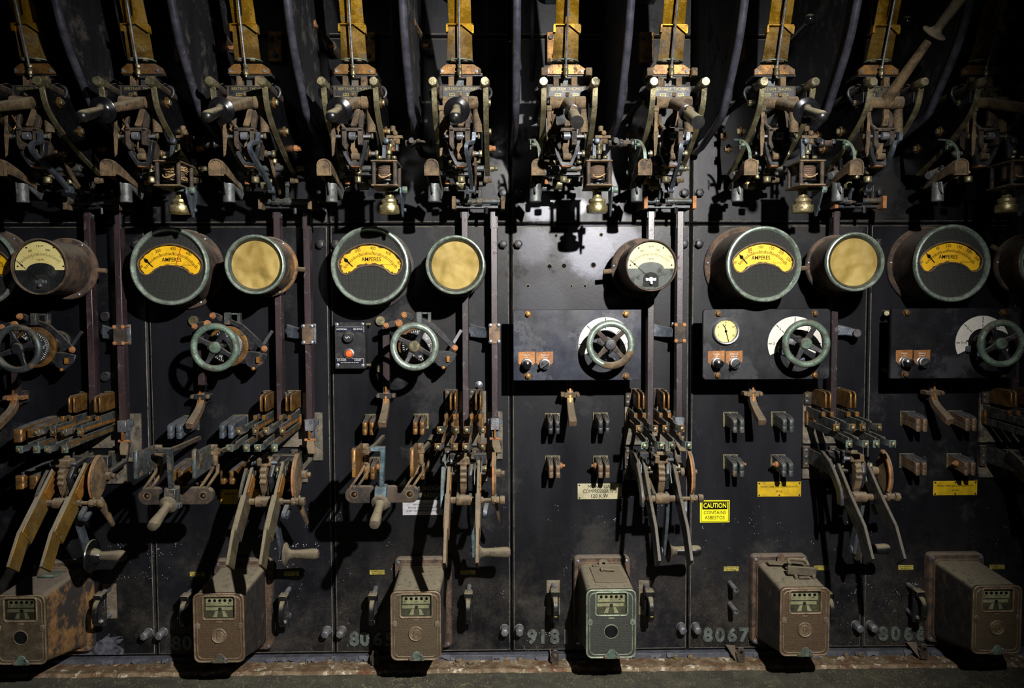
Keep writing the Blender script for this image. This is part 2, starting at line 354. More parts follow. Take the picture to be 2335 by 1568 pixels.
        bmesh.ops.translate(bm, verts=bm.verts, vec=-org)
        me = bpy.data.meshes.new(name); bm.to_mesh(me); bm.free()
        me.materials.append(MATS[m]); o = bpy.data.objects.new(name, me); COL.objects.link(o)
        if parent is None: o.location = org
        else: o.parent = parent
        return o
def tag(o, label=None, cat=None, group=None, kind=None):
    for k, v in (('label', label), ('category', cat), ('group', group), ('kind', kind)):
        if v: o[k] = v
    return o
def thing(name, loc, label, cat, group=None):
    o = bpy.data.objects.new(name, None); COL.objects.link(o); o.location = loc; o.empty_display_size = .02
    return tag(o, label, cat, group)
def copy_tree(o, parent=None):
    c = o.copy(); COL.objects.link(c); c.parent = parent
    for ch in o.children: copy_tree(ch, c)
    return c
def dup(o, shift, label, group=None):
    c = copy_tree(o); c.location = o.location + Vector(shift); c['label'] = label
    if group: c['group'] = group
    return c
def setmat(root, part, m):
    for ch in root.children_recursive:
        if ch.name.split('.')[0] == part:
            ch.data = ch.data.copy(); ch.data.materials[0] = MATS[m]
def drop(root, *names):
    for ch in list(root.children_recursive):
        if ch.name.split('.')[0] in names:
            for g in list(ch.children): bpy.data.objects.remove(g)
            bpy.data.objects.remove(ch)
def circ(c, r, n=32, a0=0, a1=2*math.pi, closed=True):
    c = Vector(c); N = n if closed else n - 1
    return [c + Vector((math.cos(a0 + (a1-a0)*k/N) * r, 0, math.sin(a0 + (a1-a0)*k/N) * r)) for k in range(n)]
def rrect(c, w, h, r, n=5):
    c = Vector(c); out = []
    for sx, sz, a in ((1, 1, 0), (-1, 1, 90), (-1, -1, 180), (1, -1, 270)):
        for k in range(n + 1):
            t = math.radians(a + 90 * k / n)
            out.append(c + Vector((sx*(w/2-r) + math.cos(t)*r, 0, sz*(h/2-r) + math.sin(t)*r)))
    return out
XX = Vector((1, 0, 0)); YY = Vector((0, 1, 0)); ZZ = Vector((0, 0, 1))
ORD = ['leftmost', 'second', 'third', 'fourth', 'fifth', 'rightmost']
# ------------------------------------------------------------------ the setting
SEAM0 = 1165.0                                   # seam between third and fourth panel (board pixels)
def Z(v): return HC + (VY - v) * S
def X(u): return (u - VX) * S
us = [SEAM0 + PW * k for k in range(-4, 5)]
MB().span((X(us[0]) - 2, .05, 0), (X(us[-1]) + 2, .12, 2.9)).build('wall_back', 'dial_black')['kind'] = 'structure'
MB().span((X(us[0]) - 2, .12, -.05), (X(us[-1]) + 2, -4.2, 0)).build('floor', 'concrete')['kind'] = 'structure'
def slab(u0, u1, v0, v1, m='slate', ch=.007, thick=.045):
    g = .0018; b = MB(); x0, x1 = X(u0) + g, X(u1) - g; z1, z0 = Z(v0) - g, Z(v1) + g
    def rect(i, y): return [Vector((x0+i, y + .0012, z0+i)), Vector((x1-i, y + .0012, z0+i)), Vector((x1-i, y + .0012, z1-i)), Vector((x0+i, y + .0012, z1-i))]
    b.loft([rect(0, thick), rect(0, ch * .8), rect(ch, 0)], caps=True)
    return b, (x0, x1, z0, z1, ch)
NAMES = ['second', 'third', 'fourth', 'fifth']
ROWT = {'top': 'upper black slate panel behind the brass blades, top row, ', 'mid': 'black slate panel behind the circuit breakers, middle row, ', 'low': 'tall black slate panel carrying meters and knife switches, '}
COLN = [''] + ['leftmost column', 'second column from left', 'third column from left', 'fourth column from left', 'fifth column from left', 'rightmost column']
PANELS = {}
for k in range(1, 7):
    for row, v0, v1, m in (('top', -260, 95, 'slate_upper'), ('mid', 95, 512, 'slate_upper'), ('low', 512, 1503, 'slate')):
        u0, u1 = us[k], us[k+1]
        t = thing('slate_panel', (X((u0+u1)/2), 0, Z(v1)), ROWT[row] + COLN[k] , 'panel', 'slate panels of the switchboard')
        b, (x0, x1, z0, z1, ch) = slab(u0, u1, v0, v1, m)
        b.build('slab', {'slate': 'slate_worn_glare', 'slate_upper': 'slate_upper_worn_glare'}[m] if k == 4 and row != 'top' else m, t)
        e = MB()                                  # pale arris round the face
        for a, c in (((x0+ch, z0+ch), (x1-ch, z0+ch)), ((x1-ch, z0+ch), (x1-ch, z1-ch)), ((x1-ch, z1-ch), (x0+ch, z1-ch)), ((x0+ch, z1-ch), (x0+ch, z0+ch))):
            e.tube([(a[0], .0030, a[1]), (c[0], .0030, c[1])], .0022, 6)
        e.build('pale_edge', 'slate_edge', t)
        PANELS[(k, row)] = t
        def bolt(px, py, r=13, h=.022, mm='black_iron', rot=None, name='bolt', long=False):
            p = W(px, py, 0)
            q = MB()
            if name == 'bolt':
                q.cyl(p, p - YY * .003, r * S * 1.15, n=20); q.hexb(p - YY * .003, -YY, r * S, h, random.random() if rot is None else rot)
            else: q.cyl(p, p - YY * h, r * S, r * S * .93, n=24)
            q.build(name, mm, t, bevel=.0008)
        if row != 'top':
            for side, u in ((0, u0 + 17), (1, u1 - 17)):
                if u < -30 or u > 2360: continue
                for v, hh, rr in ((443, .018, 9), (558, .018, 9), (1446, .040, 9)):
                    if (v < 512) != (row == 'mid'): continue
                    a = UV(u, v, 0); q = MB()
                    q.cyl(a, a - YY * .003, rr * S * 1.2, n=20); q.hexb(a - YY * .003, -YY, rr * S * 1.08, hh, random.random())
                    q.build('bolt', 'steel' if v > 1000 else 'black_iron', t, bevel=.0008)
        if row == 'low' and k == 4:                # empty drill holes where a meter once hung
            for px, py, r in ((1253, 607, 5), (1286, 606, 5), (1353, 604, 5), (1268, 537, 3), (1371, 535, 3), (1204, 652, 3.2), (1303, 652, 2.4), (1334, 652, 2.8)):
                h = MB().cyl(W(px, py, .0006), W(px, py, -.002), r * S, n=16).build('drill_hole', 'ink', t)
                MB().lathe(W(px, py, 0), -YY, [((r + 1.6) * S, 0), ((r + 1.2) * S, .0009), (r * S, .0009), (r * S, 0)], 20, closed=True).build('hole_rim', 'slate_edge', h)
        if row == 'low' and k == 1:
            pts = [(180,1493),(205,1470),(232,1458),(250,1443),(249,1453),(277,1450),(262,1458),(283,1456),(266,1470),(283,1480),(280,1492)]
            MB().prism([W(x, y, .0004) for x, y in pts], (0, .001, 0)).build('scraped_patch', 'scrape', t)
        if row == 'low' and k in (1, 2, 3, 4):      # round headed studs in the face
            ds = {1: [(243, 722, 11), (243, 858, 11)], 2: [(443, 731, 11)], 3: [(868, 731, 11), (868, 838, 11)], 4: []}[k]
            for x, y, r in ds:
                p = W(x, y, 0); MB().cyl(p, p - YY * .014, r * S, r * S * .95, n=28).build('stud', 'brass_dull' if k > 1 else 'black_iron', t, bevel=.001)
# corner strip behind the seams
for n, k in enumerate(range(1, 6)):
    pass
# plinth below the board
MB().span((X(us[0]) - 1, .05, Z(1523)), (X(us[-1]) + 1, .02, Z(1503))).build('trim_1', 'wood_base')['kind'] = 'structure'
b = MB()
b.span((X(us[0]) - 1, .03, 0), (X(us[-1]) + 1, -.012, .026)); b.build('trim_2', 'wood_base', bevel=.002)['kind'] = 'structure'
N = 260; x0, x1 = X(us[0]) - 1, X(us[-1]) + 1; ring = []
b = MB(); rows = [[], [], [], []]
for i in range(N + 1):
    x = x0 + (x1 - x0) * i / N; j = random.uniform(-.004, .004)
    for r, (y, z) in enumerate(((.02, .002), (.02, .010), (-.082 + j, .010 + random.uniform(-.001, .001)), (-.090 + j, 0.0))): rows[r].append(Vector((x, y, z)))
b.loft(rows, caps=False, closed=False); b.build('trim_3', 'kerb_rust')['kind'] = 'structure'
# rusty bolts along the plinth
pb = None
for i, (x, y) in enumerate(((362, 1512), (395, 1512), (752, 1507), (785, 1508), (1155, 1503), (1186, 1503), (1540, 1496), (1573, 1496), (1928, 1493), (1960, 1492))):
    p = W(x, y, .013); b = MB(); b.hexb(p, -YY, .011, .013, random.random()); b.cyl(p - YY * .012, p - YY * .02, .006)
    o = b.build('plinth_bolt', 'rust', bevel=.001)
    tag(o, ['rusted bolt on the plinth below the %s and %s panels, %s of the two' % (ORD[i // 2], ORD[i // 2 + 1], ('left', 'right')[i % 2])][0], 'bolt', 'rusted plinth bolts')
for i, (x, y, d, r) in enumerate(((1047, 1527, .03, .014), (1073, 1537, .05, .012))):
    p = W(x, y, d); p.z = .009
    o = MB().lathe(p, ZZ, [(r * 1.5, 0), (r * 1.45, .003), (r, .004), (r * .9, .012), (r * .4, .014)], 14).build('ledge_nut', 'rust', bevel=0)
    tag(o, ('rusty nut on the flaking ledge below the third meter, left of the two', 'grey round nut on the flaking ledge below the third meter, right of the two')[i], 'nut')
# loose lugs hanging below the panel edge
for i, (x, y, tw) in enumerate(((460, 1508, .2), (855, 1500, 0), (1266, 1500, 0), (1690, 1493, -.6), (2108, 1486, -.7))):
    t = thing('hanging_lug', W(x, y, .06), ['dark round-topped lug hanging under the panel edge, beside meter two', 'round-topped iron lug with a hole under the numerals 80 and 65',
        'round-topped iron lug with rusty rivet below the numeral 9181', 'twisted iron lug with a hole below the numerals eighty sixty-seven', 'darker twisted iron lug below the last panel numerals, left of the rightmost meter'][i], 'bracket', 'iron lugs under the board')
    b = MB(); w = .024; c = W(x, y, .06)
    pts = [c + Vector((sx, 0, sz)) for sx, sz in ((-w/2, -.026), (w/2, -.026), (w/2, .014), (w*.35, .024), (0, .028), (-w*.35, .024), (-w/2, .014))]
    b.prism(pts, (0, .006, 0)); b.build('lug_plate', 'rust_dark', t, bevel=.001)
    MB().span(c + Vector((-w/2, .0, .006)), c + Vector((-w/2 - .004, .10, -.012))).build('arm', 'rust_dark', t)
    if tw:
        MB().prism([c + Vector(q) for q in ((-w/2, .03, .02), (-w/2 - .028, .045, .016), (-w/2 - .004, .0, -.022))], (0, .004, 0)).build('bent_tab', 'rust_dark', t)
    if i == 2: MB().lathe(c + Vector((0, 0, .008)), -YY, [(.007, 0), (.006, .004), (.002, .005)], 12).build('rivet', 'rust', t)
    else:
        MB().cyl(c + Vector((0, .0, .010)), c + Vector((0, -.0008, .010)), .0058, n=14).build('hole', 'ink', t)
# peeled paint flakes on the ledge
b = MB()
for i in range(46):
    x = random.uniform(X(150), X(2300)); z = random.uniform(.02, .032); w = random.uniform(.012, .05)
    n = 5; top = [Vector((x + w * k / n, -.0135 + random.uniform(-.004, 0), z)) for k in range(n + 1)]
    bot = [Vector((x + w * k / n, -.017 + random.uniform(-.010, 0), z - random.uniform(.006, .02))) for k in range(n, -1, -1)]
    b.prism(top + bot, (0, .0012, 0))
tag(b.build('paint_flakes', 'wood_base'), 'curled dark paint flakes along the plinth ledge', 'paint flakes', kind='stuff')
b = MB()
for i in range(3200):
    x = random.uniform(X(150), X(2330)); y = -.10 - random.random() ** 1.2 * .16; r = random.uniform(.0006, .0021)
    if math.sin(x * 9) + random.uniform(-1.4, 1) > .4: continue
    b.box((x, y, r * .3), (r * 2, r * 2, r), Matrix.Rotation(random.random() * 3, 3, 'Z'))
tag(b.build('grit', 'plate_beige'), 'pale grit scattered on the concrete in front of the ledge', 'grit', kind='stuff')
# ------------------------------------------------------------------ upper row: circuit breakers, barriers, trip coils
U5 = 1065.5
def box2(b, x0, x1, y0, y1, d0, d1):        # box whose FRONT face fills the photo rectangle at depth d1, running back to d0
    a = W(x0, y0, d1); c = W(x1, y1, d1)
    return b.span((a.x, -d1, a.z), (c.x, -d0, c.z))
PLATE_F = [(601,198,.452),(611,245,.43),(625,290,.375),(650,350,.264),(675,400,.138)]
PLATE_B = [(690,400,.06),(690,320,.045),(660,240,.19),(622,190,.37)]
def prof(pts, u): return [Vector((X(u), p.y, p.z)) for p in (W(*q) for q in pts)]
def make_breaker():
    t = thing('circuit_breaker', UV(U5, 290, 0), 'x', 'circuit breaker', 'brass and iron circuit breakers along the top')
    for side, u in ((-1, 1017), (1, 1113.5)):
        f = catmull(prof(PLATE_F, u), 6); bk = catmull(prof(PLATE_B, u), 4)
        n = (.004, 0, 0)
        MB().prism([p + YY * .002 for p in f] + bk, n).build('side_plate', 'gloss_black', t, bevel=.0008)
        st = MB(); c = u + side * 0
        st.ribbon([p + XX * .002 for p in f], XX, .0155, .006); o = st.build('brass_strip', 'brass_dull', t, bevel=.0008); o['label'] = 'curved brass edge strip'
        for (x, y, d) in ((620.6, 234, .37), (645, 300, .26), (669, 340, .13), (690, 310, .08)):
            p = W(x, y, d); p.x = X(u) + (.004 if side > 0 else 0); a = XX * side
            MB().cyl(p, p + a * .003, .0155, n=20).build('washer', 'copper', t)
            MB().hexb(p + a * .003, a, .0095, .009, random.random()).build('plate_bolt', 'rust' if d < .2 else 'brass_dull', t, bevel=.0006)
        us_ = 1017 - 0 if side < 0 else 1113.5
        p = UV(us_, 281, 0); p.z = W(987 if side < 0 else 1108, 189, .455).z
        MB().cyl(p, p - YY * .42, .0098, n=14).build('stud', 'rust_dark', t)
        q = p - YY * .42
        MB().hexb(q, -YY, .0145, .055, .3).build('stud_head', 'brass_dull', t, bevel=.001)
        MB().cyl(q - YY * .054, q - YY * .0555, .011, n=20).build('head_washer', 'brass_dull', t)
        MB().tube([p + Vector((math.cos(a) * .017, -.35, math.sin(a) * .017)) for a in [i * math.pi / 8 - 1 for i in range(13)]] + [p + Vector((.004, -.34, -.03))], .0045, 8).build('clamp', 'black_iron', t)
        MB().span(p + Vector((-.004, -.36, -.004)), p + Vector((.004, -.42, -.045))).build('clamp_leg', 'black_iron', t)
    # brass blades, brush and cap
    b = MB(); b.prism([W(1023, 62, .382), W(1075, 62, .382), W(1068, -190, .50), W(1013, -190, .50)], (0, .006, 0)); b.ribbon([W(1040, -186, .50), W(1040, -200, .42), W(1040, -160, .0)], XX, .05, .02)
    o = b.build('upper_blade', 'brass_blade', t, bevel=.001)
    b = MB(); b.prism([W(1019, 138, .355), W(1078, 138, .355), W(1076, 60, .388), W(1021, 60, .388)], (0, .006, 0)); b.build('lower_blade', 'brass_worn', t, bevel=.001)
    b = MB(); b.prism([W(1017, 72, .392), W(1022, 72, .392), W(1021, 56, .397), W(1017, 56, .397)], (0, .02, 0)); b.prism([W(1053, 56, .399), W(1078, 56, .399), W(1078, 76, .391)], (0, .003, 0)); b.prism([W(1076, 75, .392), W(1080, 75, .392), W(1080, 57, .397), W(1076, 57, .397)], (0, .02, 0))
    b.ribbon([W(1018, 57, .390), W(1078, 57, .390)], YY, .016, .002); b.build('blade_clip', 'brass_blade', t)
    MB().prism([W(1043, -60, .437), W(1048.5, -60, .437), W(1047.5, 34, .399), W(1045, 38, .399)], (0, -.0006, 0)).build('blade_slot', 'ink', t)
    MB().tube([W(1043, -185, .515), W(1046, -20, .445), W(1048, 160, .372)], .0031, 8).build('tie_rod', 'steel', t)
    q = W(1048.5, 158, .372); b = MB(); b.hexb(q, -ZZ, .008, .018); b.cyl(q - ZZ * .018, q - ZZ * .024, .004); b.hexb(q + ZZ * .012, -ZZ, .0075, .010); b.build('rod_nut', 'brass_dull', t, bevel=.0005)
    c = W(1049, 142, .345); b = MB()
    pl = [c + Vector((math.cos(a) * .040, math.sin(a) * .030, 0)) for a in [i * 2 * math.pi / 20 for i in range(20)]]
    b.prism(pl, (0, 0, .0035)); b.build('cap_plate', 'verdigris', t, bevel=.0006)
    for x in (1033, 1061):
        p = W(x, 141, .362); MB().hexb(p, ZZ, .0085, .010, random.random()).build('cap_bolt', 'rust', t, bevel=.0006)
    b = MB(); b.prism([W(x, y, .352) for x, y in ((1003, 157), (1017, 146), (1080, 146), (1097, 157), (1097, 169), (1003, 169))], (0, .018, 0)); o = b.build('bracket', 'copper', t, bevel=.001)
    for x in (1009, 1087): MB().cyl(W(x, 162, .3525), W(x, 162, .356), .0045, n=14).build('rivet', 'steel', t)
    b = MB(); box2(b, 1004, 1101, 166, 174, .26, .345); box2(b, 1024, 1078, 174, 179, .28, .345); b.build('contact_block', 'black_iron', t, bevel=.0015)
    for x0, x1 in ((1022, 1035), (1063, 1077)):
        b = MB(); box2(b, x0, x1, 174, 200, .33, .352); b.build('post', 'rust', t, bevel=.001)
    b = MB(); box2(b, 1040, 1058, 178, 198, .28, .33); b.build('copper_core', 'contact_green', t, bevel=.001)
    # nameplate and yoke head
    b = MB(); box2(b, 1001, 1097, 195, 224, .345, .362); b.build('crosshead', 'rust_dark', t, bevel=.0015)
    b = MB(); box2(b, 1009, 1093, 197, 221, .362, .3645); o = b.build('nameplate', 'black_iron', t, bevel=.0005); np_ = o
    c = W(1051, 209, .3648); g = MB()
    g.text('BERTRAM  THOMAS', c + ZZ * .0075, .0125, .0003, sx=.86); g.text('MANCHESTER', c + ZZ * .0005, .004, .0003)
    for dx in (-.026, .026): g.ring_plate(rrect(c + Vector((dx, 0, -.0085)), .018, .0085, .001, 2), rrect(c + Vector((dx, 0, -.0085)), .014, .0045, .001, 2), (0, -.0004, 0)); g.text('5000', c + Vector((dx, 0, -.0085)), .0042, .0002)
    g.text('BT', c - ZZ * .0075, .007, .0003); g.tube([c + Vector((math.cos(a) * .0085, 0, math.sin(a) * .0045 - .0075)) for a in [i * math.pi / 8 for i in range(16)]], .0005, 4, closed=True)
    g.build('lettering', 'ink_gold', np_)
    # pivot cylinder, handle
    a = W(1010, 234, .385); e = W(1092, 234, .385)
    b = MB(); b.cyl(a, e, .0165, n=20); b.cyl(a, a + XX * .014, .0185, n=20); b.cyl(e - XX * .03, e, .0185, n=20); b.build('pivot_shaft', 'rust', t, bevel=.001)
    hd = thing('handle', Vector((0, 0, 0)), None, None); hd.parent = t; hd.location = W(1051, 235, .385) - t.location
    p0 = W(1051, 235, .385); p1 = UV(U5, 352, .59); p2 = UV(U5 + .5, 380, .70); ax = (p2 - p1).normalized()
    MB().tube([p0, p0 + (p1 - p0) * .25, p1], [.017, .0155, .0105], 18).build('shaft', 'rust', hd)
    MB().lathe(p1, ax, [(.010, -.006), (.026, -.004), (.034, 0), (.0345, .0025), (.033, .004), (.022, .006), (.0145, .013), (.0125, .018)], 36).build('guard_disc', 'gloss_black', hd)
    L = (p2 - p1).length + .01
    MB().lathe(p1, ax, [(.0115, .012), (.0125, .03), (.0145, L * .7), (.0155, L * .86), (.0135, L * .95), (.008, L * .99), (.002, L)], 24).build('grip', 'grip', hd)
    p = W(1049, 219, .40); MB().hexb(p, ZZ, .006, .010).build('grub_screw', 'rust', t)
    # latch yoke and springs
    b = MB(); box2(b, 1024, 1072, 291, 299, .37, .40); box2(b, 1024, 1035, 294, 330, .36, .40); box2(b, 1060, 1072, 294, 330, .36, .40)
    b.ribbon([W(1066, 292, .385), W(1069, 262, .375), W(1063, 252, .37)], XX, .014, .014); b.ribbon([W(1030, 294, .39), W(1022, 285, .38), W(1022, 262, .37)], XX, .010, .012)
    b.prism([W(1024, 328, .40), W(1035, 328, .40), W(1037, 336, .40), W(1032, 341, .40)], (0, .02, 0)); b.build('latch_yoke', 'rust_dark', t, bevel=.0015)
    b = MB(); b.cyl(W(1041, 310, .40), W(1056, 310, .40), .011, n=16); b.cyl(W(1006, 311, .385), W(1092, 311, .385), .0048, n=12); b.build('latch_pin', 'steel', t, bevel=.0008)
    for x, y in ((1008, 311), (1090, 311)): MB().hexb(W(x, y, .385), XX if x > 1050 else -XX, .008, .006).build('pin_nut', 'brass_dull', t, bevel=.0005)
    b = MB(); b.ribbon([W(1024, 325, .375), W(1030, 352, .37), W(1041, 374, .36), (W(1062, 376, .36)), W(1072, 350, .37), W(1078, 322, .375)], YY, .022, .011); b.build('toggle_loop', 'black_iron', t, bevel=.0015)
    b = MB(); box2(b, 1040, 1064, 369, 380, .335, .37); b.build('toggle_foot', 'rust_orange', t, bevel=.002)
    b = MB(); b.ribbon([W(1052, 318, .37), W(1048, 338, .37), W(1052, 354, .36)], XX, .018, .010); b.cyl(W(1043, 357, .37), W(1062, 357, .37), .0095, n=14); b.build('toggle_link', 'rust', t, bevel=.001)
    b = MB(); b.ribbon([W(1064, 300, .36), W(1078, 335, .345), W(1071, 365, .33)], YY, .03, .006); b.build('inner_arm', 'rust_dark', t, bevel=.001)
    b = MB(); b.spring(W(1088, 250, .375), W(1090, 303, .375), .0112, .0023, 17); b.tube([W(1088, 240, .375), W(1088, 251, .375)], .0022, 6); b.tube([W(1090, 302, .375), W(1092, 309, .38), W(1089, 313, .385)], .0022, 6); b.build('spring', 'rust', t)
    b = MB(); b.prism([W(x, y, .41) for x, y in ((1002, 247), (1011, 247), (1011, 262), (1009, 290), (1012, 305), (1008, 352), (1003, 357), (1001, 305), (1003, 285))], (0, .003, 0)); b.build('indicator_strip', 'rust', t, bevel=.0005)
    b = MB(); box2(b, 1000, 1012, 240, 252, .38, .415); b.build('strip_clamp', 'rust', t, bevel=.001)
    b = MB(); b.tube([W(1012, 255, .40), W(1016, 270, .39), W(1018, 283, .38), W(1012, 296, .385)], .0022, 6, smooth=3); b.build('hook_wire', 'copper', t)
    for x in (1004, 1097):
        b = MB(); b.prism([W(x, 222, .36), W(x, 222, .30), W(x, 330, .24), W(x, 345, .30), W(x, 300, .36)], (.005, 0, 0)); b.build('frame_rib', 'black_iron', t, bevel=.001)
    b = MB(); b.ribbon([W(1078, 262, .36), W(1084, 290, .37), W(1077, 325, .36), W(1066, 345, .345)], XX, .012, .018, smooth=3); b.build('pawl', 'rust_dark', t, bevel=.0015)
    b = MB(); b.ribbon([W(1018, 250, .36), W(1014, 280, .365), W(1020, 318, .36), W(1030, 350, .345)], XX, .012, .016, smooth=3); b.build('pawl', 'rust', t, bevel=.0015)
    MB().cyl(W(1008, 350, .31), W(1096, 350, .31), .006, n=12).build('cross_pin', 'steel', t)
    for x, m in ((1012, 'brass_dull'), (1035, 'rust_orange'), (1074, 'copper'), (1092, 'brass_dull')): MB().hexb(W(x, 350, .31), XX, .0105, .010, random.random()).build('pin_collar', m, t, bevel=.0006)
    b = MB(); b.ribbon([W(1006, 398, .22), W(1098, 398, .22)], YY, .03, .010); b.build('lower_bar', 'black_iron', t, bevel=.0015)
    for x, y, d_ in ((1020, 410, .23), (1043, 404, .25), (1072, 408, .22), (1090, 362, .27), (1028, 366, .30)):
        MB().hexb(W(x, y, d_), (-YY if int(x) % 2 else -ZZ), .0085, .014, random.random()).build('hex_nut', 'brass_dull' if x % 3 else 'rust_orange', t, bevel=.0006)
    b = MB(); b.ribbon([W(1060, 240, .37), W(1056, 268, .385), W(1050, 288, .39)], XX, .016, .012); b.build('centre_link', 'rust', t, bevel=.001)
    # under gear
    b = MB(); b.cyl(W(1052, 378, .30), W(1052, 398, .30), .006); b.hexb(W(1052, 388, .30), -ZZ, .010, .012); b.hexb(W(1052, 403, .30), -ZZ, .012, .018); b.build('adjusting_screw', 'brass_dull', t, bevel=.0006)
    b = MB(); b.cyl(W(1015, 384, .24), W(1104, 384, .24), .009, n=14); box2(b, 1034, 1046, 378, 392, .22, .26); b.build('trip_shaft', 'contact_green', t, bevel=.001)
    b = MB(); box2(b, 1014, 1096, 292, 330, .10, .13); box2(b, 1020, 1034, 330, 400, .10, .16); box2(b, 1076, 1090, 300, 380, .12, .2); b.build('back_frame', 'rust_dark', t, bevel=.002)
    b = MB(); b.cyl(W(1040, 420, .16), W(1062, 420, .16), .018, n=16); b.build('buffer', 'brass_dull', t, bevel=.002)
    for (x, y, m) in ((1121, 338, 'rust_orange'), (1126, 384, 'brass_dull'), (1112, 411, 'rust')):
        p = W(x - 8, y, .15); b = MB(); b.cyl(p, p + XX * .012, .010, n=14); b.hexb(p + XX * .012, XX, .0085, .012, random.random()); b.build('terminal_nut', m, t, bevel=.0006)
    # arc hood and dashpot to the left
    b = MB(); rings = []
    for k in range(9):
        q = k / 8; d = .405 - .175 * q; w = .0205 - .003 * q; zt = W(987, 357, .40).z - .050 * q ** 1.3 - .002; h = .040 * (1 - q) ** .8 + .008
        zt -= .004 * (1 - min(1, q * 6)) ** 2
        rg = []
        for i in range(11):
            a = math.pi * i / 10; rg.append(Vector((X(1009.5) + math.cos(a) * w, -d, zt - w * .85 + math.sin(a) * w * .85)))
        low = [Vector((X(1009.5) - w, -d, zt - w * .85 - h * .55)), Vector((X(1009.5) - w + .004, -d, zt - w * .85 - h * .55))]
        inn = []
        for i in range(10, -1, -1):
            a = math.pi * i / 10; inn.append(Vector((X(1009.5) + math.cos(a) * (w - .004), -d, zt - w * .85 + math.sin(a) * (w - .004) * .8)))
        end = [Vector((X(1009.5) + w - .004, -d, zt - w * .85 - h * .55)), Vector((X(1009.5) + w, -d, zt - w * .85 - h * .55))]
        rings.append(rg + low + inn + end)
    b.loft(rings)
    r0 = rings[0]; b.prism([p + YY * .003 for p in r0[:11]] + [p + YY * .003 - ZZ * .004 for p in (r0[11], r0[-1])], (0, .006, 0)); b.build('arc_hood', 'rust', t, bevel=0)
    cu = X(1007); zc = W(990, 418, .285).z
    b = MB(); b.lathe((cu, -.285, zc + .004), -ZZ, [(.014, 0), (.0175, .004), (.0175, .050), (.0185, .056), (.017, .060), (.004, .061)], 24); b.build('dashpot', 'lead', t)
    b = MB(); b.prism([Vector((cu - .012, -.30, zc + .035)), Vector((cu - .009, -.31, zc + .03)), Vector((cu - .002, -.315, zc - .035)), Vector((cu - .008, -.30, zc - .02))], (.005, 0, 0)); b.prism([Vector((cu + .012, -.25, zc + .02)), Vector((cu + .02, -.21, zc - .01)), Vector((cu + .014, -.22, zc - .04)), Vector((cu + .01, -.28, zc - .01))], (.006, 0, 0)); b.build('dashpot_fin', 'lead', t, bevel=.001)
    b = MB(); b.cyl(Vector((cu, -.23, zc + .03)), Vector((cu + .05, -.2, zc + .05)), .012, n=14); b.hexb(Vector((cu + .02, -.26, zc + .038)), XX, .011, .016); b.hexb(Vector((cu + .026, -.2, zc - .002)), XX, .011, .014); b.build('dashpot_link', 'lead', t, bevel=.001)
    return t
BRK = ['leftmost circuit breaker, its handle cut off by the left photo edge', 'second circuit breaker from left, black disc handle over a cord-wound trip coil',
 'third circuit breaker from left, deep yellow brass blade and black disc handle', 'fourth circuit breaker from left, legible nameplate and black handle turned slightly left',
 'fifth circuit breaker from left, square on, with a round black handle guard', 'sixth circuit breaker from left, short cylindrical handle pointing at the camera',
 'seventh circuit breaker from left, cylindrical handle turned right and glare on its brass blade', 'eighth circuit breaker from left, glossy black disc handle pointing right',
 'ninth circuit breaker from left, the only one with its handle raised up', 'rightmost circuit breaker, dusty pipe handle running out of the photo']
base = make_breaker(); BRKS = []
for i in range(10):
    o = base if i == 4 else None
    if o is None: o = dup(base, ((i - 4) * HALF, 0, 0), BRK[i])
    else: o['label'] = BRK[i]
    BRKS.append(o)
def local_build(b, name, m, root, shift, **k):        # authored at the fifth breaker's place, attached to another
    bmesh.ops.translate(b.bm, verts=b.bm.verts, vec=(shift, 0, 0)); return b.build(name, m, root, **k)
for i, o in enumerate(BRKS):
    sh = (i - 4) * HALF
    for ch in o.children:
        if ch.name.split('.')[0] == 'upper_blade': ch['label'] = 'brass blade'
    if i % 2 == 0:                                      # trip lever down to the tie bar
        b = MB(); pts = [W(1081, 302, .405), W(1079, 322, .405), W(1066, 327, .41), W(1063, 340, .41), W(1067, 362, .38), W(1073, 400, .30), W(1076, 432, .235)]
        b.ribbon(catmull(pts, 4), XX, .011, .014); b.cyl(pts[-1] - XX * .009, pts[-1] + XX * .009, .011, n=14)
        local_build(b, 'trip_lever', 'grey_iron', o, sh, bevel=.0015)
        b = MB(); b.ribbon([W(1083, 346, .30), W(1085, 395, .25), W(1083, 440, .17)], XX, .007, .012); local_build(b, 'drop_link', 'rust', o, sh, bevel=.001)
        b = MB(); b.ribbon([W(1066, 430, .17), W(1066, 455, .15)], XX, .009, .007); local_build(b, 'drop_link', 'grey_iron', o, sh, bevel=.001)
    else:                                               # angled bracket to the trip coil
        b = MB(); b.ribbon([W(1116, 318, .30), W(1142, 318, .32), W(1142, 345, .32)], YY, .02, .008); b.hexb(W(1128, 318, .32), -YY, .011, .012); local_build(b, 'coil_bracket', 'contact_green', o, sh, bevel=.001)
    if i >= 5:                                          # green strap with a wing nut above the hood
        b = MB(); b.ribbon([W(990, 365, .375), W(988, 340, .37), W(981, 322, .35), W(972, 318, .32)], XX, .009, .004, smooth=4); local_build(b, 'strap', 'verdigris', o, sh)
        b = MB(); p = W(972, 330, .36)
        b.cyl(p, p + XX * .014, .006, n=12); b.box(p + Vector((-.003, 0, .008)), (.004, .012, .014)); b.box(p + Vector((-.003, 0, -.008)), (.004, .012, .014)); local_build(b, 'wing_nut', 'verdigris', o, sh, bevel=.002)
def hchild(o): return [c for c in o.children if c.name.split('.')[0] == 'handle'][0]
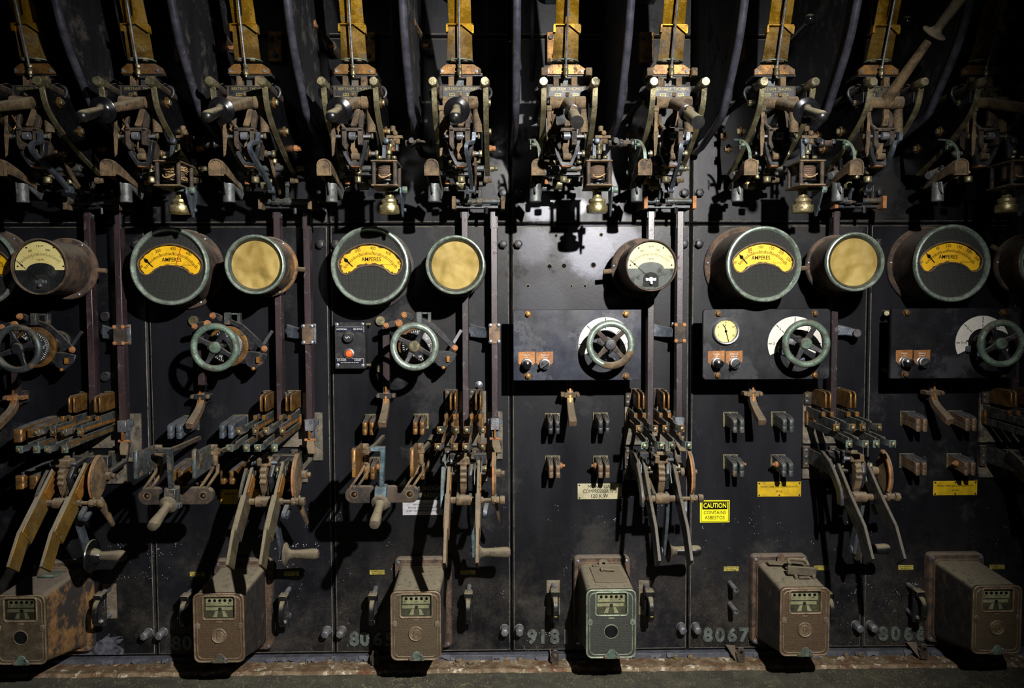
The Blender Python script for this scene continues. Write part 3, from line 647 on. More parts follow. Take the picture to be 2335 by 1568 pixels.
for i in (5, 6):                                        # the two plain cylindrical handles
    h = hchild(BRKS[i]); drop(h, 'guard_disc', 'grip'); org = h.location + BRKS[i].location
    p1 = org + (UV(U5, 352, .56) - W(1051, 235, .385)); ax = (UV(U5, 392, .70) - UV(U5, 352, .56)).normalized()
    MB().lathe(p1, ax, [(.012, -.006), (.022, -.003), (.0225, .003), (.0165, .006)], 32).build('flange', 'gloss_black', h)
    MB().lathe(p1, ax, [(.0155, .004), (.0160, .075), (.0175, .125), (.0172, .130), (.001, .131)], 28).build('grip', 'grip', h)
h = hchild(BRKS[8]); h.rotation_euler = Vector((0, -.72, -.42)).to_track_quat('-Y', 'Z').to_euler() if False else (0, 0, 0)
M_old = (UV(U5, 380, .70) - W(1051, 235, .385)).normalized()
tgt = (W(2162, 35, .56) - (h.location + BRKS[8].location)).normalized()
h.rotation_mode = 'QUATERNION'; h.rotation_quaternion = M_old.rotation_difference(tgt)
for c in h.children:
    c.data = c.data.copy()
    if c.name.startswith('guard') or c.name.startswith('grip'): c.data.materials[0] = MATS['grip_dusty']
for i, r in ((0, (0, 0, -.35)), (9, (0, 0, .35))):       # outermost pair, swung outwards
    h = hchild(BRKS[i]); h.rotation_euler = r
for c in hchild(BRKS[0]).children + hchild(BRKS[9]).children: c.data = c.data
for i in (5, 6):
    for ch in BRKS[i].children:
        pass
# ---------------------------------------------------------------- insulating barriers with tube edges
def make_barrier():
    u = 1171.0; t = thing('arc_barrier', UV(u, 330, 0), 'x', 'arc barrier', 'black arc barriers between the breakers')
    fr = [UV(u, v, d) for v, d in ((-110, .74), (40, .60), (149, .53), (216, .475), (297, .365), (318, .33), (330, .27))]
    fr = catmull(fr, 5)
    back = [UV(u, 335, .004), UV(u, 95, .004), UV(u, -110, .004)]
    MB().prism(fr + back, (.005, 0, 0)).build('barrier_sheet', 'barrier', t)
    MB().tube([p + XX * .0025 for p in fr] + [UV(u, 340, .20), UV(u, 352, .10), UV(u, 354, .006)], .0112, 14).build('edge_tube', 'tube_black', t)
    return t
bar0 = make_barrier(); BT = ['left of the second breaker', 'between the second and third breakers', 'between the third and fourth breakers', 'between the fourth and fifth breakers', 'between the fifth and sixth breakers',
 'between the sixth and seventh breakers', 'between the seventh and eighth breakers', 'between the eighth and ninth breakers', 'between the ninth and tenth breakers']
bar0['label'] = 'curved black barrier sheet with glossy tube edge ' + BT[4]
for i in range(9):
    if i != 4: dup(bar0, ((i - 4) * HALF, 0, 0), 'curved black barrier sheet with glossy tube edge ' + BT[i])
# ---------------------------------------------------------------- trip coils
def make_coil():
    t = thing('trip_coil', W(1365, 420, .30), 'x', 'trip coil', 'trip coils with brass pots hanging between breakers')
    def fp(y, th):
        z = W(1366, y, .42).z; b = MB()
        pts = [Vector((W(1337, y, .42).x, -.42, z)), Vector((W(1397, y, .42).x, -.42, z)), Vector((W(1397, y, .42).x, -.30, z)), Vector((W(1337, y, .42).x, -.30, z))]
        return b.prism(pts, (0, 0, -th))
    fp(364, .0045).build('top_plate', 'rust', t, bevel=.0008); fp(419, .0045).build('bottom_plate', 'rust', t, bevel=.0008)
    zt = W(1366, 364, .42).z; zb = W(1366, 419, .42).z
    for x in (1343, 1391):
        for y in (-.41, -.315):
            MB().cyl((W(x, 400, .42).x, y, zb), (W(x, 400, .42).x, y, zt), .0062, n=12).build('post', 'rust_dark', t)
    cx = W(1366, 400, .40).x; cy = -.362
    prof_ = [(.020, -.004)] + [(.0265 if k % 2 else .0285, -.006 - k * .0027) for k in range(16)] + [(.020, -.05)]
    MB().lathe((cx, cy, zt), ZZ, [(r, h) for r, h in prof_], 28).build('winding', 'coil', t)
    b = MB(); b.lathe((cx, cy, zt), ZZ, [(.031, -.0045), (.031, -.008), (.02, -.009)], 28); b.build('bobbin_flange', 'black_iron', t); b = MB(); b.lathe((cx, cy, zt), ZZ, [(.02, -.049), (.031, -.050), (.031, -.0535), (.012, -.054), (.012, -.068)], 28); b.build('bobbin_flange', 'black_iron', t)
    px_ = W(1361, 470, .33).x; q = W(1361, 430, .33).z
    b = MB(); b.lathe((px_, -.335, q + .01), -ZZ, [(.0125, 0), (.0125, .012), (.0155, .016), (.013, .022), (.0135, .036), (.018, .042)], 28); b.build('neck', 'brass_pot', t)
    b = MB(); b.lathe((px_, -.335, q + .01), -ZZ, [(.018, .040), (.0245, .043), (.0255, .050), (.0225, .054), (.0225, .058), (.031, .0605), (.032, .064), (.0315, .078), (.029, .083), (.001, .085)], 36); b.build('pot', 'brass_pot', t)
    b = MB(); b.cyl(W(1364, 432, .37), W(1407, 432, .37), .0055, n=12); b.hexb(W(1398, 432, .37), XX, .011, .014, .2); b.build('pin', 'verdigris', t, bevel=.0006)
    b = MB(); b.prism([Vector((W(1393, 430, .37).x, y, z)) for y, z in ((-.39, zb - .004), (-.31, zb - .004), (-.31, zb - .02), (-.335, zb - .085), (-.345, zb - .085), (-.39, zb - .02))], (.005, 0, 0)); b.hexb(W(1394, 478, .34), XX, .006, .008); b.build('side_lever', 'grey_iron', t, bevel=.0008)
    b = MB(); b.ribbon([W(1355, 362, .36), W(1355, 318, .35)], XX, .011, .012); b.hexb(W(1361, 322, .36), -YY, .010, .014); b.build('hanger', 'grey_iron', t, bevel=.001)
    b = MB(); b.cyl(W(1366, 362, .36), W(1366, 330, .34), .0048); b.hexb(W(1366, 352, .36), ZZ, .009, .012); b.hexb(W(1366, 336, .34), ZZ, .008, .010); b.hexb(W(1351, 362, .39), ZZ, .009, .008); b.hexb(W(1380, 362, .37), ZZ, .008, .008); b.build('adjuster', 'brass_dull', t, bevel=.0006)
    b = MB()
    for p in ((1376, 305), (1374, 322), (1369, 332), (1380, 328), (1370, 300)): b.hexb(W(p[0], p[1], .33), -YY if p[1] % 2 else ZZ, .008, .016, random.random())
    b.cyl(W(1372, 296, .32), W(1372, 340, .32), .004); b.ribbon([W(1356, 313, .33), W(1392, 313, .33)], YY, .02, .008); b.build('terminal_cluster', 'rust', t, bevel=.0006)
    b = MB(); b.tube([W(1352, 398, .405), W(1358, 403, .41), W(1370, 402, .41), W(1380, 396, .405)], .0018, 6, smooth=4); b.build('lead_wire', 'cord', t)
    return t
coil0 = make_coil(); CT = ['rust framed trip coil bound in frayed cord above the leftmost brass pot', 'rust framed trip coil with striped winding and shiny pot, left of the fifth breaker', 'trip coil right of the sixth breaker, worn gold pot lit brightest',
 'trip coil below the eighth breaker, orange-brown neck and dull gold pot', 'trip coil at the right photo edge, half in shadow']
coil0['label'] = CT[2]; COILS = []
for i in range(5):
    COILS.append(coil0 if i == 2 else dup(coil0, ((i - 2) * PITCH, 0, 0), CT[i]))
b = MB()                                                # frayed cord round the first coil
cx = W(1366, 400, .40).x; zt = W(1366, 364, .42).z
for k in range(26):
    a0 = random.uniform(3.4, 6.2); z = zt - random.uniform(.008, .05); r = random.uniform(.029, .034)
    b.tube([Vector((cx + math.cos(a0 + j * .25) * (r + j * .001), -.362 + math.sin(a0 + j * .25) * (r + j * .001), z + random.uniform(-.004, .004) - j * .001)) for j in range(5)], .0011, 5)
local_build(b, 'frayed_cord', 'cord', COILS[0], -2 * PITCH)
# ---------------------------------------------------------------- cross shafts joining breaker pairs
JL = ['cross shaft joining the second breaker to the third', 'rusty cross shaft joining the fourth breaker to the fifth', 'black cross shaft joining the sixth breaker to the seventh', 'cross shaft joining the eighth breaker to the ninth']
for i, k in enumerate((-1, 0, 1, 2)):
    t = thing('cross_shaft', W(960, 327, .27) + XX * PITCH * k, JL[i], 'shaft', 'cross shafts between breakers')
    sh = XX * PITCH * k
    MB().cyl(W(925, 327, .27) + sh, W(982, 327, .27) + sh, .0095, n=16).build('rod', 'rust_dark', t)
    b = MB()
    for x in (934, 950, 976): b.hexb(W(x, 327, .27) + sh, XX, .014, .012, random.random())
    b.cyl(W(938, 320, .30) + sh, W(938, 320, .26) + sh, .009, n=12); b.build('collar', 'black_iron', t, bevel=.001)
# ---------------------------------------------------------------- tie bars
def make_tie():
    t = thing('tie_bar', W(1091, 462, .08), 'x', 'tie bar', 'horizontal tie bars above the long rods')
    b = MB(); b.cyl(W(1036, 459, .135), W(1146, 459, .135), .0085, n=16); b.cyl(W(1060, 459, .135), W(1075, 459, .135), .012, n=16); b.cyl(W(1086, 459, .135), W(1101, 459, .135), .012, n=16); b.build('bar', 'contact_green', t, bevel=.001)
    for x0, x1 in ((1030, 1039), (1142, 1151)):
        b = MB(); box2(b, x0, x1, 447, 476, .115, .155); b.build('end_block', 'rust', t, bevel=.0012)
        b = MB(); box2(b, x0 + 1, x1 - 1, 452, 474, 0, .12); b.build('support_arm', 'rust_dark', t, bevel=.001)
    b = MB(); b.ribbon([W(1066, 462, .135), W(1067, 434, .16)], XX, .010, .008); b.ribbon([W(1093, 462, .135), W(1096, 417, .15)], XX, .011, .008); b.cyl(W(1092, 420, .15), W(1101, 420, .15), .009); b.build('rocker_arm', 'contact_green', t, bevel=.0012)
    b = MB(); box2(b, 1040, 1146, 468, 474, .09, .12); b.hexb(W(1109, 473, .125), -ZZ, .006, .02); b.build('link_strip', 'black_iron', t)
    return t
tie0 = make_tie(); TT = ['leftmost tie bar, under the first two breakers', 'second tie bar from left, over the first yellow paper meter', 'third tie bar from left, over the second yellow paper meter', 'fourth tie bar from left with orange end blocks, over the bright r.p.m. meter', 'rightmost tie bar, under the ninth breaker']
for i in range(5):
    o = tie0 if i == 2 else dup(tie0, ((i - 2) * PITCH, 0, 0), 'x')
    o['label'] = TT[i]
    if i >= 3: setmat(o, 'end_block', 'rust_orange')
# ---------------------------------------------------------------- things behind the blades
LEV = [((485, 47), (530, 110)), ((716, 54), (757, 106)), ((943, 50), (972, 104)), ((250, 50), (300, 105))]
LT = ['rusty forked lever behind the third breaker blade', 'rusty lever with a hex bolt left of the fourth brass blade', 'short rusty lever left of the fifth brass blade', 'dark rusty lever left of the second brass blade']
for i, (a, c) in enumerate(LEV):
    p0 = W(*a, .22); p1 = W(*c, .08); t = thing('rusty_lever', p1, LT[i], 'lever', 'rusty levers high on the board')
    MB().ribbon([p0, p0 * .5 + p1 * .5 + ZZ * .004, p1], XX, [.014, .012, .020], .008).build('arm', 'rust', t, bevel=.0015)
    MB().cyl(p0 - XX * .006, p0 + XX * .006, .011, n=16).build('eye', 'rust_orange', t, bevel=.001)
    b = MB(); b.cyl(p1 + YY * .079, p1 - YY * .006, .016, n=18); b.build('boss', 'rust_dark', t, bevel=.001)
    MB().hexb(p1 - YY * .006, -YY, .011, .012).build('hex_bolt', 'rust_orange', t, bevel=.001)
KN = [((1843, 48), (1802, 92)), ((2066, 52), (2040, 88)), ((2296, 50), (2270, 85)), ((1612, 50), (1600, 52))]
KT = ['dark knobbed rod right of the eighth brass blade', 'dark knobbed rod right of the ninth brass blade', 'dark knobbed rod beside the tenth brass blade', 'dark round knob right of the seventh brass blade']
for i, (a, c) in enumerate(KN):
    p0 = W(*a, .30 if i < 3 else .06); p1 = W(*c, .06 if i < 3 else 0); t = thing('knobbed_rod', p1, KT[i], 'knob', 'dark knobs high on the board')
    MB().tube([p1 + YY * .055, p1, p0], .008, 12).build('rod', 'tube_black', t)
    MB().lathe(p0, (p0 - p1), [(.008, -.01), (.014, 0), (.017, .012), (.015, .024), (.006, .032), (.001, .033)], 24).build('knob', 'gloss_black', t)
for i in range(10):                                     # upper terminal blocks behind each blade
    sh = XX * (i - 4) * HALF; t = thing('terminal_block', W(1050, 120, .02) + sh, 'x', 'terminal block', 'copper terminal blocks behind the brass blades')
    t['label'] = 'dark copper terminal block on the slate behind the %s brass blade' % ['first', 'second', 'third', 'fourth', 'fifth', 'sixth', 'seventh', 'eighth', 'ninth', 'tenth'][i]
    a = W(1053, 120, 0) + sh
    MB().span(a + Vector((-.024, 0, -.04)), a + Vector((.024, -.03, .06))).build('block', 'copper', t, bevel=.002)
    for dx, dz in ((-.012, .04), (.012, .04), (0, -.02)): MB().hexb(a + Vector((dx, -.03, dz)), -YY, .008, .009, .4).build('bolt', 'contact_green', t)
    b = MB(); b.span(a + Vector((-.03, 0, .16)), a + Vector((.03, -.07, .20))); b.cyl(a + Vector((-.035, -.07, .18)), a + Vector((.035, -.07, .18)), .016, n=16); b.build('upper_terminal', 'verdigris_blue', t, bevel=.002)
    c = a + Vector((-.075 if i > 4 else .085, 0, 0))
    MB().ribbon([c + Vector((0, -.005, .20)), c + Vector((0, -.08, .19)), c + Vector((0, -.09, .06)), c + Vector((0, -.02, -.07)), c + Vector((0, -.005, -.09))], XX, .012, .008, smooth=4).build('arcing_horn', 'black_iron', t, bevel=.001)

for i in (5, 6):
    sh = (i - 4) * HALF
    for x0, x1 in ((992, 1007), (1094, 1109)):
        b = MB(); box2(b, x0, x1, 153, 171, .30, .372); local_build(b, 'side_lug', 'rust', BRKS[i], sh, bevel=.002)
for o in BRKS[5:]:
    pass
# ------------------------------------------------------------------ round meters
def frame_at(px, py, d):
    return W(px, py, d)
def polar(c, r, deg, dy=0.0):                 # degrees clockwise from straight up
    a = math.radians(deg); return Vector((c.x + math.sin(a) * r, c.y - dy, c.z + math.cos(a) * r))
def quad(b, c, r0, r1, deg, w, dy=0.0, th=.0003):
    a = math.radians(deg); t = Vector((math.sin(a), 0, math.cos(a))); n = Vector((t.z, 0, -t.x)) * w / 2
    p = [c + t * r0 - n, c + t * r0 + n, c + t * r1 + n, c + t * r1 - n]
    return b.prism([q - YY * dy for q in p], (0, -th, 0))
def meter_case(t, c, d, R, fl_c, fl_r, case, d0=.0, pegs=()):
    """c = centre of the front face, fl_c = centre of the mounting flange on the board"""
    b = MB(); x, z = fl_c
    b.lathe((x, -d0, z), -YY, [(fl_r * .96, 0), (fl_r, .003), (fl_r, .010), (fl_r * .97, .014), (R * .97, .016)], 64)
    b.build('flange', case, t)
    b = MB(); rings = []
    for k, (r, q) in enumerate(((R * .97, 0.0), (R * .96, .9), (R * 1.0, 1.0))):
        y = -(d0 + .012) * (1 - q) - (d - .012) * q; cx = x * (1 - q) + c.x * q; cz = z * (1 - q) + c.z * q
        rings.append([Vector((cx + math.cos(a) * r, y, cz + math.sin(a) * r)) for a in [i * 2 * math.pi / 64 for i in range(64)]])
    for yy in (.012, .020): rings.append([c + Vector((math.cos(a) * R * .92, yy, math.sin(a) * R * .92)) for a in [i * 2 * math.pi / 64 for i in range(64)]])
    b.loft(rings); b.build('case', case, t)
    for a in (20, 140, 260):
        p = polar(Vector((x, -d0, z)), fl_r * .92, a + 15, .014); MB().lathe(p, -YY, [(.005, 0), (.005, .003), (.002, .005)], 12).build('flange_screw', 'steel', t)
    for a in pegs:
        p = Vector((x, -d0, z)) ; e = polar(p, fl_r * .9, a); f = polar(p, fl_r * 1.25, a); MB().cyl(e - YY * .006, f - YY * .006, .008, n=12).build('side_peg', 'rust', t)
    if d0 > .03:
        b = MB(); b.lathe((x, 0, z), -YY, [(.02, 0), (.02, d0 + .002)], 20); b.build('back_stem', 'rust_dark', t)
def bezel(t, c, R, m, depth=.014):
    b = MB(); b.lathe(c + YY * .012, -YY, [(R * .965, -.004), (R * 1.0, 0), (R * 1.0, .009), (R * .975, .014), (R * .94, .015), (R * .905, .011), (R * .875, .002), (R * .86, -.004)], 72, closed=True)
    b.build('bezel', m, t)
KID = [(-.83,.05),(-.79,.18),(-.62,.36),(-.35,.51),(0,.58),(.35,.51),(.62,.36),(.79,.18),(.83,.05),(.78,-.12),(.66,-.22),(.52,-.20),(.40,-.09),(.22,-.01),(0,.02),(-.22,-.01),(-.40,-.09),(-.52,-.20),(-.66,-.22),(-.78,-.12)]
def ammeter(px, py, d, R, fl, flr, nums, zero, needle, label, case='case_rust', pegs=(), low='100', burn=.5):
    c = W(px, py, d); f = W(fl[0], fl[1], 0)
    t = thing('ammeter', Vector((f.x, 0, f.z)), label, 'ammeter', 'large round ammeters')
    meter_case(t, c, d, R, (f.x, f.z), flr, case, 0, pegs); bezel(t, c, R, 'bezel')
    kp = catmull([(x, 0, z) for x, z in KID], 4, True)
    K = [c + p * R * .985 + YY * .010 for p in kp]; n = len(K)
    # perforated front with a kidney window: radial fan from window outline to the rim
    cen = c + Vector((0, .010, R * .2)); out = []
    for p in K:
        v = (p - cen); v.y = 0; a = math.atan2(v.z, v.x); u = Vector((math.cos(a), 0, math.sin(a))); o = cen - (c + YY * .010)
        bq = o.dot(u); cc = o.dot(o) - (R * .87) ** 2; s_ = -bq + math.sqrt(max(0, bq * bq - cc)); out.append(cen + u * s_)
    # the outline is star shaped only from above the notch, so triangulate with bmesh instead
    bm = bmesh.new(); rim = [c + YY * .010 + Vector((math.cos(a) * R * .88, 0, math.sin(a) * R * .88)) for a in [i * 2 * math.pi / 64 for i in range(64)]]
    e = []
    for loop in (rim, K):
        vs = [bm.verts.new(p) for p in loop]; e += [bm.edges.new((vs[i], vs[(i + 1) % len(vs)])) for i in range(len(vs))]
    bmesh.ops.triangle_fill(bm, use_beauty=True, use_dissolve=False, edges=e)
    b = MB(); b.bm.free(); b.bm = bm; b.build('front_plate', 'grille', t, weld=False)
    MB().tube([p - YY * .001 for p in K[::2]], .0028, 8, closed=True).build('window_rim', 'copper_pale', t)
    rr_ = random.Random(int(px)); inner = []
    for i, p in enumerate(K):
        tg = (K[(i + 1) % n] - K[i - 1]).normalized(); nn = Vector((tg.z, 0, -tg.x)); side = 1 if tg.x > 0 else 1
        w_ = (.0016 + .0075 * burn * abs(math.sin(i * .9) * math.sin(i * .37 + px)) + .0028 * burn * rr_.random())
        inner.append(p + YY * .006 + nn * w_)
    vv = [p + YY * .006 for p in K]
    bb = MB(); bb.loft([vv, inner], caps=False); st_ = bb.build('burnt_edge', 'burnt', t)
    card = MB().prism([c + YY * .0165 + Vector((math.cos(a) * R * .9, 0, math.sin(a) * R * .9)) for a in [i * 2 * math.pi / 48 for i in range(48)]], (0, .001, 0)).build('dial_card', 'amber', t)
    pc = c + YY * .0163 + ZZ * (-.44 * R); b = MB(); a0, a1 = zero - 12, nums[-1][0] + 4; N = 46
    for rr in (.78, .74): b.ribbon([polar(pc, R * rr, a0 + (a1 - a0) * i / 40) for i in range(41)], YY, .0003, .0007)
    for i in range(N + 1): quad(b, pc, R * .74, R * (.81 if i % 5 == 0 else .78), a0 + (a1 - a0) * i / N, .001 if i % 5 else .0014)
    for a, s_ in nums:
        quad(b, pc, R * .78, R * .83, a, .001); b.text(s_, polar(pc, R * .895, a), R * .115, .0002, rot=-math.radians(a) * .8, sx=.85)
    b.text(low, polar(pc, R * .88, a0 - 3), R * .09, .0002, rot=math.radians(30), sx=.85)
    b.text('AMPERES', c + YY * .0163 + ZZ * R * .17 + XX * R * (.02 if nums[1][1] == '200' else -.05), R * .145, .0002, off=.00015, sx=.85)
    b.text('MADE IN ENGLAND', c + YY * .0163 + ZZ * R * .035 + XX * R * .42, R * .035, .0002)
    b.ribbon([c + Vector((-R * .12, .0163, R * .075)), c + Vector((R * .14, .0163, R * .078))], YY, .0003, .0005); b.build('scale_marks', 'ink', card)
    b = MB(); quad(b, pc, R * .66, R * 1.0, needle, .0009, .003); p = polar(pc, R * .84, needle, .003)
    b.prism([polar(p, R * q, needle + aa) for q, aa in ((.08, 0), (.05, 60), (.045, 120), (.05, 180), (.045, 240), (.05, 300))], (0, -.0005, 0)); quad(b, pc, R * .62, R * .8, needle, .0022, .003)
    b.build('pointer', 'ink', card)
    MB().prism([c + YY * .004 + Vector((math.cos(a) * R * .88, 0, math.sin(a) * R * .88)) for a in [i * 2 * math.pi / 48 for i in range(48)]], (0, .0012, 0)).build('glass', 'pane', t)
    return t, card, c, pc
N800 = [(-46, '0'), (-21, '200'), (4, '400'), (31, '600'), (55, '80')]
N250 = [(-42, '0'), (-22, '50'), (-3.5, '100'), (15, '150'), (33, '200'), (51, '250')]
t, card, c, pc = ammeter(385, 607, .17, .1245, (424, 614), .1335, N800, -46, -46, 'large ammeter with a red-orange second pointer, scale to 800, upper left')
b = MB(); quad(b, pc, .1245 * .52, .1245 * .985, 17, .0022, .004); b.build('red_pointer', 'needle_orange', card)
ammeter(843, 606, .15, .1265, (857, 614), .1335, N800, -46, -46, 'large ammeter reading to 800 with burnt window edge, above the small switch box', case='meter_case', burn=1.0)
ammeter(1743, 602, .235, .1190, (1693, 607), .134, N250, -42, -42, 'large ammeter reading to 250 in a pale green ring, above the gauge plate')
ammeter(2173, 600, .20, .1235, (2108, 606), .134, N250, -42, -42, 'large ammeter reading to 250 at the far right, long rusty case, dim light', low='50')
ammeter(-52, 610, .20, .1225, (-8, 614), .134, N800, -46, -46, 'large rusty ammeter mostly cut off by the left photo edge')
def small_meter(px, py, d, R, fl, flr, kind, label, case, pegs=(), bz='bezel'):
    c = W(px, py, d); f = W(fl[0], fl[1], .10)
    t = thing('small_meter' if kind == 'paper' else 'speed_meter', Vector((f.x, 0, f.z)), label, 'meter', 'small round meters covered with yellow paper' if kind == 'paper' else 'speed meters marked r.p.m.')
    meter_case(t, c, d, R, (f.x, f.z), flr, case, .10, pegs); 
    disc = lambda dy, r=.86: [c + YY * dy + Vector((math.cos(a) * R * r, 0, math.sin(a) * R * r)) for a in [i * 2 * math.pi / 48 for i in range(48)]]
    if kind == 'paper':
        bezel(t, c, R, bz); MB().prism(disc(.0125, .80), (0, .001, 0)).build('paper_disc', 'paper', t)
        MB().lathe(c + YY * .012, -YY, [(R * .87, 0), (R * .87, .008), (R * .80, -.001), (R * .80, -.003)], 48, closed=True).build('inner_ring', 'contact_green', t)
    else:
        b = MB(); b.lathe(c + YY * .012, -YY, [(R * .97, -.004), (R * 1.0, 0), (R * 1.0, .010), (R * .975, .013), (R * .945, .012), (R * .935, 0)], 72, closed=True); b.build('bezel', 'case_rust', t)
        MB().prism(disc(.012, .94), (0, .002, 0)).build('back_disc', 'dial_black', t)
        o = c + YY * .0118; pts = [o + Vector((math.cos(a) * R * .90, 0, math.sin(a) * R * .90)) for a in [math.radians(-7 + 194 * i / 40) for i in range(41)]]
        arch = [o + Vector((-math.cos(a) * R * .50, 0, -R * .11 + math.sin(a) * R * .25)) for a in [math.pi * i / 20 for i in range(21)]]
        card = MB().prism(pts + arch, (0, -.0008, 0)).build('dial_card', 'cream_pale' if kind == 'bright' else 'cream', t)
        o = c + YY * .0108; pc = o + ZZ * (-.53 * R); b = MB()
        for i in range(31):
            a = -48 + 91 * i / 30; quad(b, pc, R * (.92 if i % 10 else .86), R * (1.03 if i % 5 else 1.08), a, .0006)
        for rr in (.975,): b.ribbon([polar(pc, R * rr, -50 + 96 * i / 30) for i in range(31)], YY, .0003, .0004)
        for a, s_ in ((-49, '0'), (-18, '500'), (13, '1000'), (41, '1500')): b.text(s_, polar(pc, R * 1.15, a), R * .11, .0002, rot=-math.radians(a) * .7, sx=.85)
        b.text('r.p.m.', o + ZZ * R * .75, R * .12, .0002); b.text('r.p.m.', o + ZZ * R * .27, R * .12, .0002)
        for x, z in ((-.48, .68), (.48, .68), (-.8, .02), (.8, .02)): b.cyl(o + Vector((x * R, 0, z * R)), o + Vector((x * R, -.001, z * R)), R * .03, n=10)
        b.build('scale_marks', 'ink', card)
        b = MB(); quad(b, pc, R * .1, R * 1.10, -47, .001, .003); p = polar(pc, R * .86, -47, .003); b.prism([polar(p, R * .07, -47), polar(p, R * .03, 43), polar(p, R * .05, 133), polar(p, R * .03, -137)], (0, -.0005, 0)); b.build('pointer', 'ink', card)
        g = MB(); g.prism([o + Vector((x * R, .001, z * R)) for x, z in ((-.30, -.82), (.30, -.82), (.30, -.45), (.2, -.30), (0, -.24), (-.2, -.30), (-.30, -.45))], (0, .0015, 0)); g.build('movement_window', 'grille', t)
        g = MB(); g.box(pc + YY * -.002, (R * .42, .002, R * .12)); g.cyl(pc, pc - YY * .005, R * .10, n=18); g.build('movement_bridge', 'steel', t, bevel=.0005)
        MB().cyl(pc - ZZ * R * .14, pc - ZZ * R * .14 - YY * .012, R * .055, n=14).build('zero_screw', 'steel', t, bevel=.0008)
    MB().prism(disc(.003, .90 if kind != 'paper' else .87), (0, .0012, 0)).build('glass', 'pane', t)
    return t
small_meter(580, 603, .25, .0925, (612, 608), .098, 'paper', 'small meter blanked with yellow paper, between the two 800 ampere meters', 'case_rust_orange', (95,))
small_meter(1038, 604, .24, .0925, (1040, 610), .0985, 'paper', 'brightest small meter blanked with yellow paper, left of the bare drilled panel', 'meter_case')
small_meter(1951, 597, .27, .0920, (1903, 605), .1, 'paper', 'small meter blanked with yellow paper at the right, long rusty case', 'case_rust', (-95,))
small_meter(88, 608, .27, .0860, (156, 613), .1, 'dim', 'rusty speed meter seen from the side at the left edge', 'case_rust', (93,))
small_meter(1486, 605, .27, .0800, (1460, 612), .098, 'bright', 'bright cream speed meter with rusty case beside the bare drilled panel', 'case_rust', (-95,))
small_meter(2395, 597, .27, .0920, (2331, 604), .1, 'paper', 'rusty round meter case cut off by the right photo edge', 'case_rust', (-60,))
# ------------------------------------------------------------------ handwheels
WH = [(40, 795, 'contact_green', 20, 'handwheel cut by the left photo edge, grey rim'), (490, 792, 'verdigris', 62, 'green corroded handwheel below the first large ammeter'), (945, 790, 'bezel', 62, 'pale grey-green handwheel right of the small switch box'),
      (1392, 785, 'bezel', 45, 'handwheel with a chipped rusty rim on the navy plate without a gauge'), (1838, 783, 'verdigris', 62, 'green handwheel on the black plate with the small round gauge'), (2283, 783, 'verdigris', 28, 'green handwheel at the right edge on the dim black plate')]
for i, (px, py, m, a0, lab) in enumerate(WH):
    c = W(px, py, .245); d1 = .20 if i > 2 else .17
    t = thing('handwheel', Vector((c.x, -d1, c.z)), lab, 'handwheel', 'spoked handwheels')
    R = .0655
    MB().lathe(c, -YY, [(R + .0105 * math.cos(a) , .0115 * math.sin(a)) for a in [j * 2 * math.pi / 14 for j in range(14)]], 64, closed=True).build('rim', m, t)
    for j in range(4):
        a = math.radians(a0 + 90 * j); u = Vector((math.cos(a), 0, math.sin(a)))
        MB().ribbon([c + u * .012 + YY * .006, c + u * .04 + YY * .004, c + u * (R - .004)], Vector((-u.z, 0, u.x)), [.020, .014, .015], .009).build('spoke', 'black_iron' if i != 3 else 'rust_dark', t, bevel=.002)
    b = MB(); b.lathe(c + YY * .012, -YY, [(.014, 0), (.0185, .006), (.0185, .016), (.015, .020), (.004, .021)], 28); b.build('hub', 'verdigris' if m == 'verdigris' else ('brass_dull' if i == 2 else 'black_iron'), t)
    MB().cyl(c + YY * .01, Vector((c.x, -d1 + .006, c.z)), .0095, n=16).build('spindle', 'black_iron', t)
    if i == 3: MB().tube([polar(c, R + .001, a, .002) for a in range(100, 215, 8)], [.004, .010, .0117, .0119, .0119, .0119, .0118, .0119, .0119, .0118, .0119, .0117, .0112, .009, .004], 12).build('rust_patch', 'rust', t)
